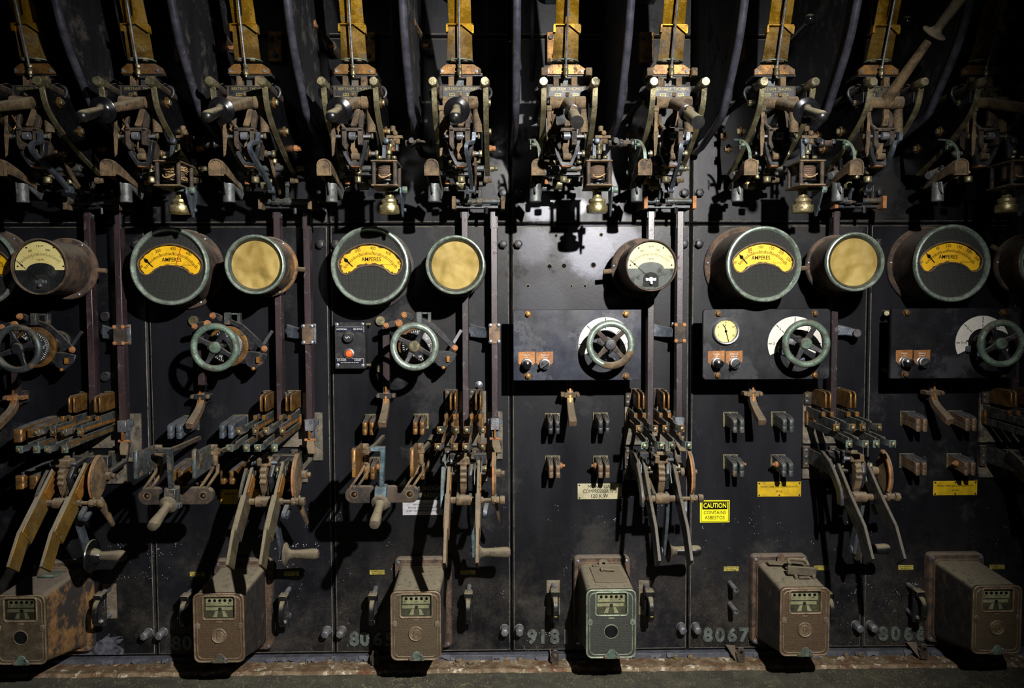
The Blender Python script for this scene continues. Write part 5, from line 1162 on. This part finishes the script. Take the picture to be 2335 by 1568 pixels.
    MB().cyl(Vector((X(1486), -.19, Z(1226))), h, .013, n=16).build('crank_boss', 'grey_iron', t, bevel=.001)
    MB().lathe(h, XX, [(.012, -.004), (.036, -.002), (.037, .001), (.035, .004), (.020, .010), (.0145, .018), (.0135, .030)], 40).build('handle_guard', 'grip_dusty', t)
    MB().lathe(h, XX, [(.0135, .026), (.0145, .05), (.0175, .085), (.0172, .098), (.013, .106), (.004, .109)], 24).build('handle_grip', 'grip_dusty', t)
    b = MB(); hk = catmull([Vector((X(1522), -.28, Z(1105))), Vector((X(1518), -.30, Z(1122))), Vector((X(1516), -.27, Z(1132))), Vector((X(1518), -.24, Z(1120)))], 4); b.ribbon(hk, XX, .014, .012); b.build('hook', 'grey_iron', t, bevel=.001)
    b = MB(); b.ribbon([Vector((X(1540), -.25, Z(1098))), Vector((X(1543), -.22, Z(1125))), Vector((X(1548), -.19, Z(1160)))], XX, .007, [.036, .028, .014]); b.build('toe_lever', 'rust', t, bevel=.001)
    return t
bank, rend, sw = make_bank(), make_rod_end(), make_switch()
PL = ['at the left photo edge', 'left of the second panel seam', 'seen square on, beside the MONOGAS sign', 'right of the cream MONO GAS plate', 'right of the yellow compressor No 2 plate', 'in the dark at the right photo edge']
for i in range(6):
    sh = ((i - 3) * PITCH, 0, 0); bo, ro, so = (bank, rend, sw) if i == 3 else (dup(bank, sh, 'x'), dup(rend, sh, 'x') if i < 3 else None, dup(sw, sh, 'x'))
    bo['label'] = 'bank of long corroded twin contact clips ' + PL[i]; so['label'] = 'double blade knife switch ' + PL[i]
    if ro is not None: ro['label'] = 'iron clamp at the foot of the maroon rod, ' + PL[i]
    if i <= 1: setmat(so, 'blade_cover', 'blade_brown' if i else 'blade_ochre'); setmat(so, 'blade', 'blade_brown' if i else 'blade_ochre')
    if i == 0:
        drop(so, 'handle_guard'); b = MB(); b.lathe(UV(1500, 1226, .19), XX, [(.012, -.006), (.050, -.003), (.052, .001), (.050, .004), (.024, .006), (.022, .016), (.0145, .030)], 48); bmesh.ops.translate(b.bm, verts=b.bm.verts, vec=(-3 * PITCH, 0, 0)); b.build('handle_guard', 'gloss_black', so)
    if i == 2: setmat(so, 'blade_cover', 'copper_pale'); setmat(so, 'blade', 'rust'); setmat(so, 'crank_arm', 'verdigris_blue'); setmat(so, 'side_arm', 'verdigris_blue'); setmat(bo, 'clip_blade', 'copper'); setmat(bo, 'tip_block', 'copper')
    if i == 3: drop(so, 'blade_cover', 'toe_lever'); setmat(so, 'blade', 'black_iron'); setmat(so, 'handle_grip', 'grip')
    if i >= 4:
        setmat(so, 'blade_cover', 'contact_green')
        for n, c in enumerate([c for c in so.children if c.name.startswith('blade_cover')]):
            if n == 0 and i == 4: bpy.data.objects.remove(c)
        drop(so, 'toe_lever')
# ------------------------------------------------------------------ changeover isolators on the second and third panels
def make_isolator():
    t = thing('changeover_isolator', W(868, 1090, 0), 'x', 'isolator switch', 'changeover isolators with brown link bars')
    c = W(871, 1128, .35); w, h = .222, .050
    holes = []
    MB().prism(rrect(c, w, h, .0248, 8), (0, .026, 0)).build('link_bar', 'rust_dark', t, bevel=.003, seg=2)
    for sx in (-1, 1):
        p = c + Vector((sx * .083, -.0005, .002)); MB().lathe(p, -YY, [(.0125, 0), (.0125, .0015), (.009, .0015), (.009, 0)], 24, closed=True).build('hole_rim', 'rust', t)
        MB().cyl(p + YY * .003, p - YY * .0003, .0092, n=20).build('hole', 'ink', t); MB().hexb(p + Vector((.002, 0, 0)), -YY, .005, .002).build('sunk_bolt', 'copper', t)
    ps = {-1: X(857), 1: X(967)}
    for sx in (-1, 1):
        x = ps[sx]; zt, zb = W(815, 1018, .40).z, W(815, 1075, .40).z
        o = MB().prism([Vector((x, -.47, zt + .002)), Vector((x, -.455, zt + .008)), Vector((x, -.45, zt - .002)), Vector((x, -.33, zt - .002)), Vector((x, -.33, zb + .004)), Vector((x, -.47, zb - .002))], (.012, 0, 0)).build('carbon_blade', 'copper' , t, bevel=.0015)
        MB().cyl((x + .012, -.345, zt - .01), (x + .022, -.345, zt - .01), .010, n=14).build('blade_bolt', 'rust', t, bevel=.001)
        b = MB(); b.cyl((x + .02, -.34, zt - .002), (x + .02, -.34, zb + .01), .0085, n=12); b.box((x + .02, -.34, zt - .022), (.022, .02, .018)); b.build('hinge_post', 'rust', t, bevel=.001)
        b = MB(); b.box((x + .017, -.335, zb + .02), (.014, .018, .014)); b.build('hinge_nut', 'verdigris', t, bevel=.001)
        xb = c.x + sx * .083
        for o_ in (-.012, .008): MB().ribbon([Vector((x + .022 + o_ * .5, -.335, zb + .012)), Vector((x + .018 + o_, -.34, zb - .012)), Vector((xb + o_, -.345, c.z + .022))], YY, .012, .008).build('hanger_link', 'rust', t, bevel=.001)
        MB().ribbon([Vector((x + .02, -.33, zt - .03)), Vector((x + .03, -.20, zt - .03)), Vector((x + .03, -.05, zt - .03))], ZZ, .012, .012).build('rear_arm', 'rust_dark', t)
    px0 = W(869, 1060, .40)
    b = MB(); a = W(845, 1018, .42); e = W(878, 1018, .42)
    b.ribbon([Vector((a.x, -.42, a.z - .006)), Vector((e.x - .006, -.42, e.z - .006)), Vector((W(869, 1105, .39).x, -.385, W(869, 1112, .39).z))], YY, .020, .013); b.build('angle_post', 'verdigris_blue', t, bevel=.0015)
    b = MB(); q = W(868, 1127, .38); b.box(q + Vector((0, .008, .0)), (.034, .05, .052), Matrix.Rotation(.08, 3, 'Y')); b.build('clamp_body', 'verdigris_blue', t, bevel=.003)
    b = MB(); b.box(q + Vector((.014, .0, -.028)), (.03, .02, .016)); b.build('clamp_lug', 'grey_iron', t, bevel=.002)
    p0 = W(867, 1147, .41); p1 = W(853, 1198, .52); ax = (p1 - p0).normalized(); L = (p1 - p0).length
    MB().lathe(p0, ax, [(.012, -.010), (.026, -.003), (.027, 0), (.025, .003), (.016, .007), (.012, .018)], 36).build('handle_guard', 'grip_dusty', t)
    MB().lathe(p0, ax, [(.012, .014), (.0135, L * .5), (.0165, L * .85), (.014, L * .97), (.004, L)], 24).build('handle_grip', 'grip_dusty', t)
    MB().cyl(W(868, 1100, .008), Vector((q.x, -.36, q.z)), .012, n=14).build('spindle', 'black_iron', t)
    return t
iso = make_isolator(); iso['label'] = 'changeover isolator with blue-green angle post, covering the MONOGAS sign'
i2 = dup(iso, (-PITCH, 0, 0), 'changeover isolator with grey post, left one beside the half-hidden yellow plate'); setmat(i2, 'angle_post', 'contact_green'); setmat(i2, 'clamp_body', 'contact_green'); setmat(i2, 'carbon_blade', 'contact_green')
# ------------------------------------------------------------------ signs
def sign(name, x0, y0, x1, y1, m, label, lines, ink='ink', d=.0, screws=(), cat='sign', frame=False):
    a = W(x0, y0, 0); c = W(x1, y1, 0); cen = (a + c) / 2; w, h = c.x - a.x, a.z - c.z
    t = thing(name, Vector((cen.x, 0, c.z)), label, cat)
    MB().span((a.x, .0, c.z), (c.x, -.0022, a.z)).build('plate', m, t, bevel=.0004)
    b = MB()
    for s_, fx, fz, fs, sx in lines: b.text(s_, Vector((cen.x + fx * w, -.0024, cen.z + fz * h)), fs * h, .0003, sx=sx)
    if frame: pass
    b.build('lettering', ink, t)
    for fx, fz in screws:
        MB().lathe((cen.x + fx * w, -.0022, cen.z + fz * h), -YY, [(.0032, 0), (.003, .0015), (.001, .0022)], 12).build('screw', 'black_iron', t)
    return t
C4 = [(-.46, .4), (.46, .4), (-.46, -.4), (.46, -.4)]
sign('name_plate', 1317, 1102, 1418, 1137, 'sign_cream', 'cream metal name plate reading MONO GAS COMPRESSOR 120 K.W.', [('MONO GAS', 0, .29, .32, .9), ('COMPRESSOR Nº3', 0, 0, .32, .82), ('120 K.W.', 0, -.3, .34, .9)], screws=C4)
sign('name_plate', 920, 1103, 1006, 1139, 'board_black', 'black plate with pale letters reading MONOGAS COMPRESSOR, partly hidden', [('MONOGAS', .2, .22, .38, .9), ('COMPRESSOR', .08, -.22, .38, .9)], ink='sign_cream')
sign('notice', 918, 1139, 1010, 1173, 'sign_white', 'grey-white notice starting BEFORE STARTING under the black plate', [('BEFORE STARTING', 0, .19, .16, .9), ('ENSURE THAT COMPRESSOR', 0, -.02, .16, .9), ('IS NOT RUNNING BACKWARDS', 0, -.22, .16, .9)])
sign('name_plate', 503, 1115, 592, 1148, 'sign_yellow', 'yellow name plate mostly hidden behind the second knife switch', [('MONO GAS COMPRESSOR No.', 0, .2, .17, .9)], screws=C4)
sign('name_plate', 1727, 1098, 1826, 1131, 'sign_yellow', 'yellow name plate reading MONO CARB. GAS COMPRESSOR Nº2', [('MONO CARB. GAS COMPRESSOR Nº2', 0, .16, .17, .88), ('87 H.P.', 0, -.16, .17, .9)], screws=C4 + [(0, .4), (0, -.4)])
sign('name_plate', 2128, 1096, 2227, 1128, 'sign_yellow', 'dim yellow name plate at the right reading MONO CARB. GAS COMPRESSOR Nº1', [('MONO CARB. GAS COMPRESSOR Nº1', 0, .16, .17, .88), ('67 H.P.', 0, -.16, .17, .9)], screws=C4 + [(0, .4), (0, -.4)])
t = sign('caution_sign', 1596, 1140, 1663, 1190, 'sign_caution', 'bright yellow CAUTION CONTAINS ASBESTOS sticker', [('CONTAINS', 0, -.06, .22, .9), ('ASBESTOS', 0, -.29, .22, .9)], cat='warning sign')
a = W(1596, 1140, 0); c = W(1663, 1190, 0); cen = (a + c) / 2; w, h = c.x - a.x, a.z - c.z
MB().span((cen.x - w * .42, -.0021, cen.z + h * .09), (cen.x + w * .42, -.0026, cen.z + h * .42)).build('black_band', 'ink', t)
b = MB(); b.text('CAUTION', Vector((cen.x, -.0028, cen.z + h * .255)), .30 * h, .0003, off=.0003, sx=.76); b.build('band_lettering', 'sign_caution', t)
b = MB(); b.ring_plate(rrect(Vector((cen.x, -.0022, cen.z)), w * .94, h * .92, .001, 2), rrect(Vector((cen.x, -.0022, cen.z)), w * .905, h * .87, .001, 2), (0, -.0003, 0)); b.build('border', 'ink', t)
TG = [(450, 1308, 'left of the second kilowatt meter'), (665, 1307, 'right of the second kilowatt meter'), (860, 1304, 'left of the third kilowatt meter, brightest one'), (1067, 1304, 'in shadow right of the third kilowatt meter'), (1667, 1296, 'above the two bare pegs'),
      (1873, 1294, 'right of the fifth kilowatt meter'), (2065, 1293, 'left of the rightmost kilowatt meter'), (2273, 1292, 'right of the rightmost kilowatt meter')]
for x, y, s_ in TG:
    o = sign('small_tag', x - 17, y - 5, x + 17, y + 5, 'tag_yellow', 'tiny yellow metal tag ' + s_, [('K.H.METER F.V.T.', 0, .22, .42, .85), ('400 VOLT D.C.', 0, -.24, .42, .85)], cat='tag'); o['group'] = 'tiny yellow tags'
# ------------------------------------------------------------------ panel numerals
NUM = [('80', (403, 428), 1466, 'bronze numerals 80 on the second panel, dark, running behind the meter', 'numeral'), ('8065', (808, 832, 862, 889), 1457, 'bronze numerals 8065 left of the third kilowatt meter', 'numeral'),
       ('9181', (1213, 1237.5, 1264.5, 1290), 1452, 'bronze numerals 9181 below the plug link', 'numeral'), ('8067', (1613.5, 1641, 1668.5, 1695), 1448, 'bronze numerals 8067 below the two bare pegs', 'numeral'), ('8068', (2013, 2041, 2070, 2099), 1445, 'dim bronze numerals 8068 on the last panel', 'numeral')]
for s_, xs, y, lab, m in NUM:
    t = thing('panel_number', W(xs[0], y + 17, 0), lab, 'number', 'screwed-on panel numbers')
    for ch_, x in zip(s_, xs): MB().text(ch_, W(x, y, 0) - YY * .0022, .066, .0026, off=.0026).build('numeral', m, t)
# ------------------------------------------------------------------ plug links
def plug_link(x, y, flip, plate, lab):
    c = W(x, y, 0); t = thing('plug_link', Vector((c.x, 0, c.z - .06)), lab, 'plug link', 'black plug links with looped handles')
    if plate: MB().span(c + Vector((-.024, 0, -.060)), c + Vector((.022, -.002, .062))).build('backing_plate', 'plate_beige', t)
    for z in (.047, -.045): MB().cyl(c + Vector((0, 0, z)), c + Vector((0, -.075, z)), .0085, n=14).build('stud', 'steel', t, bevel=.001)
    b = MB(); b.span(c + Vector((-.014, -.052, -.062)), c + Vector((.014, -.066, .052))); b.build('link_body', 'black_iron', t, bevel=.003)
    b = MB(); b.span(c + Vector((-.015, -.05, .030)), c + Vector((.015, -.088, .054))); b.build('link_head', 'grip', t, bevel=.003)
    b = MB(); b.ribbon([c + Vector((0, -.066, .034)), c + Vector((0, -.095, .028)), c + Vector((0, -.108, .006)), c + Vector((0, -.108, -.026)), c + Vector((0, -.092, -.044)), c + Vector((0, -.066, -.048))], XX, .017, .011, smooth=3); b.build('loop_handle', 'grip', t, bevel=.0025)
    MB().span(c + Vector((-.005, -.112, -.024)), c + Vector((.005, -.1145, 0))).build('handle_tag', 'tag_yellow' if x > 1200 and x < 1500 else 'black_iron', t)
    return t
for x, y, f, pl, lab in ((252, 1370, 0, True, 'plug link on a pale backing plate, right of the leftmost kilowatt meter'), (443, 1372, 0, False, 'plug link in deep shadow left of the second kilowatt meter'), (660, 1372, 0, False, 'dusty plug link right of the second kilowatt meter, no backing plate'),
        (858, 1370, 0, False, 'dusty plug link left of the third kilowatt meter'), (1070, 1366, 0, False, 'plug link right of the third kilowatt meter, under the knife switch'), (1262, 1362, 0, True, 'plug link on a backing plate above the numerals 9181'),
        (1472, 1362, 0, True, 'plug link on a backing plate right of the green kilowatt meter'), (2070, 1362, 0, False, 'dark plug link left of the rightmost kilowatt meter'), (1868, 1366, 0, False, 'plug link almost hidden right of the fifth kilowatt meter')):
    plug_link(x, y, f, pl, lab)
for y, w_ in ((1328, 'upper'), (1376, 'lower')):
    p = W(1664, y, 0); t = thing('bare_peg', p, '%s of two bare hollow steel pegs above the numerals 8067' % w_, 'peg', 'two bare pegs'); q = p - YY * .075
    MB().lathe(p, -YY, [(.0085, 0), (.0085, .075), (.0060, .075), (.0055, .060)], 20).build('tube', 'steel', t)
# toggle and stud
t = thing('toggle_stud', W(1092, 880, 0), 'small round chrome toggle above the third contact bank', 'toggle'); p = W(1092, 877, 0)
MB().lathe(p, -YY, [(.013, 0), (.013, .004), (.008, .006), (.008, .012), (.004, .014)], 24).build('ring', 'steel', t); MB().lathe(p - YY * .012, Vector((0, -1, -.15)), [(.003, 0), (.0035, .012), (.005, .018), (.002, .023)], 16).build('toggle_lever', 'steel', t)
# ------------------------------------------------------------------ kilowatt hour meters (authored on the fourth panel)
def make_kwh(face, rim, knurl, emblem, lab, sh):
    S_ = XX * sh; P = lambda x, y, d: W(x, y, d) + S_
    d = .262; a, c = P(1337, 1345, d), P(1450, 1500, d); cen = (a + c) / 2; w, h = c.x - a.x, a.z - c.z
    ba, bc = P(1308, 1268, .02), P(1436, 1470, .02); bcen = (ba + bc) / 2; bw, bh = bc.x - ba.x, ba.z - bc.z
    t = thing('kilowatt_hour_meter', Vector((bcen.x, 0, bc.z)), lab, 'electricity meter', 'projecting electricity meters along the bottom')
    body = 'meter_case'
    q = bcen.copy(); q.y = 0
    MB().loft([rrect(q, bw, bh, .018), rrect(q - YY * .024, bw, bh, .018), rrect(q - YY * .030, bw * .97, bh * .975, .016)]).build('flange', 'case_rust_orange' if sh < -2.5 * PITCH else 'case_rust', t)
    MB().loft([rrect(q - YY * .028, bw * .86, bh * .90, .022), rrect(q - YY * .040, bw * .84, bh * .885, .022)]).build('gasket_lip', 'copper_pale', t)
    f = cen.copy(); rings = []
    for k, yy in ((0, .038), (.06, .052), (.93, .236), (1, .248)):
        cc = Vector((q.x * (1 - k) + f.x * k, -yy, q.z * (1 - k) + f.z * k)); ww = bw * .82 * (1 - k) + w * .985 * k; hh = bh * .865 * (1 - k) + h * .985 * k
        rings.append(rrect(cc, ww, hh, .020))
    MB().loft(rings).build('case', body if sh > -2.5 * PITCH else 'case_rust_orange', t)
    # front with a window
    wa, wc = P(1360, 1352.5, d), P(1430, 1402, d); wcen = (wa + wc) / 2; ww, wh = wc.x - wa.x, wa.z - wc.z
    f0 = Vector((cen.x, -.248, cen.z)); wq = Vector((wcen.x, -.248, wcen.z))
    fp = MB().ring_plate(rrect(f0, w, h, .020, 6), rrect(wq, ww, wh, .006, 6), (0, -.010, 0)).build('front_plate', knurl, t)
    # rim mouldings
    f1 = f0 - YY * .0105
    for (dw, r_) in ((.004, .0030), (.022, .0018)):
        MB().tube(rrect(f1, w - dw, h - dw, .018, 5), r_, 8, closed=True).build('rim_moulding', rim, t)
    MB().tube(rrect(wq - YY * .0105, ww + .004, wh + .004, .008, 4), .0032, 8, closed=True).build('window_frame', rim, t)
    MB().span((wcen.x - ww/2, -.2535, wcen.z - wh/2), (wcen.x + ww/2, -.2545, wcen.z + wh/2)).build('window_glass', 'pane', t)
    MB().span((wcen.x - ww*.55, -.2485, wcen.z - wh*.6), (wcen.x + ww*.55, -.2488, wcen.z + wh*.6)).build('window_back', 'meter_inside', t)
    rz = wcen.z + wh * .22
    reg = MB().span((wcen.x - ww * .44, -.249, rz - wh * .17), (wcen.x + ww * .44, -.2500, rz + wh * .19)).build('register_plate', 'dial_olive', t)
    b = MB()
    for j in range(5): b.lathe((wcen.x + (j - 2) * ww * .165, -.2500, rz + wh * .06), -YY, [(.0048, 0), (.0048, .0006), (.0001, .0006)], 16)
    b.box((wcen.x - ww * .38, -.2502, rz - wh * .07), (.003, .0006, .003)); b.box((wcen.x + ww * .28, -.2502, rz - wh * .06), (.004, .0006, .003)); b.text('kWh', Vector((wcen.x, -.2502, rz - wh * .08)), .0045, .0002); b.build('register_dial', 'ink', reg)
    MB().span((wcen.x - ww * .46, -.249, wcen.z - wh * .16), (wcen.x + ww * .40, -.2507, wcen.z - wh * .02)).build('disc_guard', 'dial_olive', t)
    b = MB()
    for sx in (-1, 1): b.prism([Vector((wcen.x + sx * ww * q1, -.249, wcen.z + wh * q2)) for q1, q2 in ((.07, -.20), (.15, -.20), (.24, -.46), (.10, -.46))], (0, -.0015, 0))
    b.build('magnet_leg', 'dial_olive', t); MB().cyl((wcen.x, -.249, wcen.z - wh * .10), (wcen.x, -.2512, wcen.z - wh * .10), .0055, n=16).build('bearing', 'black_iron', t)
    for x, y in ((1346, 1418), (1442, 1417)):
        p = P(x, y, .258); b = MB(); b.prism(rrect(p, .015, .020, .006, 3), (0, -.004, 0)); o = b.build('side_boss', rim, t, bevel=.001); MB().lathe(p - YY * .004, -YY, [(.0042, 0), (.004, .0015), (.001, .002)], 12).build('boss_screw', 'steel', o)
    p = P(1394, 1344.5, .250); MB().lathe(P(1394, 1347, .258), -YY, [(.007, 0), (.006, .003), (.002, .004)], 12).build('top_screw', rim, t)
    MB().box(P(1394, 1409, .259), (.020, .003, .004)).build('small_bar', rim, t, bevel=.001)
    p = P(1393.5, 1439, .258); R = .0235
    if emblem:
        e = MB().lathe(p, -YY, [(R, 0), (R, .004), (R * .93, .006), (R * .84, .005), (R * .82, .003), (.001, .003)], 40).build('emblem', rim, t)
        b = MB(); b.text('F', p - YY * .0045, .030, .002, off=.0008); 
        for sx in (-1, 1): b.cyl(p + Vector((sx * R * .66, -.003, 0)), p + Vector((sx * R * .66, -.0045, 0)), .0022, n=10)
        b.tube([p + Vector((math.cos(a_) * R * .60, -.003, math.sin(a_) * R * .60)) for a_ in [i * math.pi / 12 for i in range(24)]], .0006, 5, closed=True); b.build('emblem_letter', rim, e)
    else:
        MB().lathe(p, -YY, [(R * .99, 0), (R * .99, .0025), (R * .90, .003), (R * .88, 0)], 40, closed=True).build('socket_ring', rim, t); MB().cyl(p, p - YY * .0008, R * .9, n=36).build('socket_hole', 'gloss_black', t)
    p = P(1395, 1491, .260); b = MB()
    b.prism([p + Vector(v) for v in ((-.026, 0, -.014), (.024, 0, -.014), (.024, 0, -.004), (.014, 0, .006), (.010, 0, .014), (0, 0, .018), (-.010, 0, .014), (-.014, 0, .006), (-.026, 0, -.006))], (0, -.005, 0)); b.build('seal_plate', 'verdigris', t, bevel=.0015)
    for sx in (-.020, .016): MB().hexb(p + Vector((sx, -.005, -.006)), -YY, .005, .005).build('seal_screw', 'rust', t, bevel=.0006)
    MB().ribbon([p + Vector((.012, -.007, .008)), p + Vector((.022, -.010, -.002))], YY, .003, .007).build('seal_tab', 'steel', t, bevel=.001)
    for x, z in ((-.5, .5), (.5, .5), (-.5, -.5), (.5, -.5)):
        MB().lathe(Vector((q.x + x * (bw - .028), -.030, q.z + z * (bh - .028))), -YY, [(.0062, 0), (.006, .003), (.002, .0045)], 14).build('flange_screw', 'steel', t)
    return t
KW = [('meter_face', 'meter_rim', 'meter_face', False, 'leftmost electricity meter, orange rusted side and empty round socket'), ('meter_face', 'meter_rim', 'face_knurl_brown', True, 'second electricity meter from left, brown face with F emblem'),
      ('meter_face', 'meter_rim', 'face_knurl', True, 'third electricity meter from left, olive-brown face with F emblem, facing the camera'), ('meter_face_green', 'meter_rim_green', 'face_knurl_green', False, 'grey-green faced electricity meter with an empty round socket'),
      ('meter_face', 'meter_rim', 'face_knurl_brown', True, 'brown electricity meter carrying a loose black link on its top'), ('meter_face', 'meter_rim', 'face_knurl', True, 'rightmost electricity meter, dim, dusty bare top')]
KS = [ (45 - 1393.5), (503.5 - 1393.5), (950 - 1393.5), 0, (1834 - 1393.5), (2276 - 1393.5)]
KWO = [make_kwh(*KW[k][:4], KW[k][4], (k - 3) * PITCH) for k in range(6)]
# loose things lying on the meters
def on_meter(k, fx, fy):                      # point on the sloping top of a meter: fx across, fy depth
    return Vector((0, 0, 0))
zt = lambda d: (lambda p: p.z)(W(1394, 1268 + 12, .02)) * 0 + Z(1268 + 20) * 0 + 0
def top_z(d):
    a, bq = W(1372, 1268, .02), W(1372, 1470, .02); qz = (a.z + bq.z) / 2; hb = (a.z - bq.z) * .865
    f1, f2 = W(1394, 1345, .262), W(1394, 1500, .262); fz = (f1.z + f2.z) / 2; hf = (f1.z - f2.z) * .985; k = (d - .038) / .21
    return (qz * (1 - k) + fz * k) + (hb * (1 - k) + hf * k) / 2
xm = W(1372, 1300, .05).x
t = thing('loose_plate', Vector((xm, -.12, top_z(.12))), 'dusty loose plate lying on the grey-green meter', 'metal plate')
MB().prism([Vector((xm + sx, -dd, top_z(dd) + .001)) for sx, dd in ((-.045, .075), (.052, .07), (.062, .20), (-.040, .20))], (0, 0, .004)).build('plate', 'grip_dusty', t, bevel=.001)
t = thing('loose_bolt', Vector((xm, -.13, top_z(.13) + .005)), 'small dusty bolt lying on the loose plate of the grey-green meter', 'bolt')
b = MB(); p = Vector((xm - .012, -.115, top_z(.115) + .011)); b.cyl(p, p + Vector((.045, -.008, 0)), .004, n=10); b.hexb(p, XX, .008, .008); b.build('bolt', 'grip_dusty', t, bevel=.0008)
t = thing('loose_clip', Vector((xm, -.07, top_z(.07))), 'round-eyed clip propped at the back of the grey-green meter top', 'clip')
b = MB(); p = Vector((xm + .004, -.066, top_z(.066) + .012)); b.lathe(p, Vector((0, -1, .5)), [(.016, 0), (.016, .004), (.005, .004), (.005, 0)], 20, closed=True); b.build('eye', 'grip_dusty', t)
MB().box(p + Vector((-.015, .0, -.006)), (.045, .012, .006)).build('foot', 'grip_dusty', t, bevel=.001)
sx5 = XX * PITCH
t = thing('loose_link', Vector((xm + PITCH + .02, -.12, top_z(.12))), 'dusty handled link bar lying on the brown fifth meter', 'link bar')
b = MB(); b.box(Vector((xm + PITCH + .025, -.17, top_z(.17) + .022)), (.095, .012, .028), Matrix.Rotation(.08, 3, 'Y')); b.build('bar', 'grip_dusty', t, bevel=.002)
b = MB(); c = Vector((xm + PITCH + .022, -.155, top_z(.155) + .038)); b.tube([c + Vector(v) for v in ((-.030, 0, 0), (-.026, .02, .010), (.026, .02, .006), (.030, 0, -.006))], .0055, 8, smooth=4); b.build('grip_bow', 'grip_dusty', t)
b = MB(); c = Vector((xm + PITCH + .010, -.185, top_z(.185) + .004)); b.cyl(c, c + XX * .035, .006, n=12); b.build('bobbin', 'rust_dark', t)
for dx in (-.014, .044): MB().span(c + Vector((dx, -.006, -.003)), c + Vector((dx + .010, .008, .010))).build('foot', 'grip_dusty', t, bevel=.002)
t = thing('loose_strip', Vector((xm + PITCH, -.075, top_z(.075))), 'flat dusty strip with a pointed tab behind the link on the fifth meter', 'strip')
b = MB(); b.box(Vector((xm + PITCH + .008, -.075, top_z(.075) + .010)), (.125, .030, .005), Matrix.Rotation(.05, 3, 'Y')); b.build('strip', 'grip_dusty', t, bevel=.001)
MB().prism([Vector((xm + PITCH + v[0], -.06, top_z(.06) + v[1])) for v in ((-.018, .010), (.012, .012), (.006, .034), (-.004, .042), (-.012, .034))], (0, .004, 0)).build('tab', 'copper_pale', t, bevel=.001)
t = thing('loose_bracket', Vector((xm - 3 * PITCH, -.10, top_z(.10))), 'small green corroded bracket on top of the leftmost meter', 'bracket')
b = MB(); c = Vector((xm - 3 * PITCH + .015, -.11, top_z(.11) + .002)); b.box(c + Vector((0, .03, .001)), (.06, .05, .002)); b.cyl(c + Vector((-.03, -.01, .006)), c + Vector((.02, -.012, .006)), .005, n=10); b.build('bracket', 'verdigris', t, bevel=.0008)
# sixth wheel bay bits
t = thing('corner_post', W(2022, 712, 0), 'small brass post behind the corner of the rightmost plate', 'post')
MB().cyl(W(2022, 714, 0), W(2022, 714, .06), .009, n=14).build('post', 'brass_dull', t, bevel=.001)
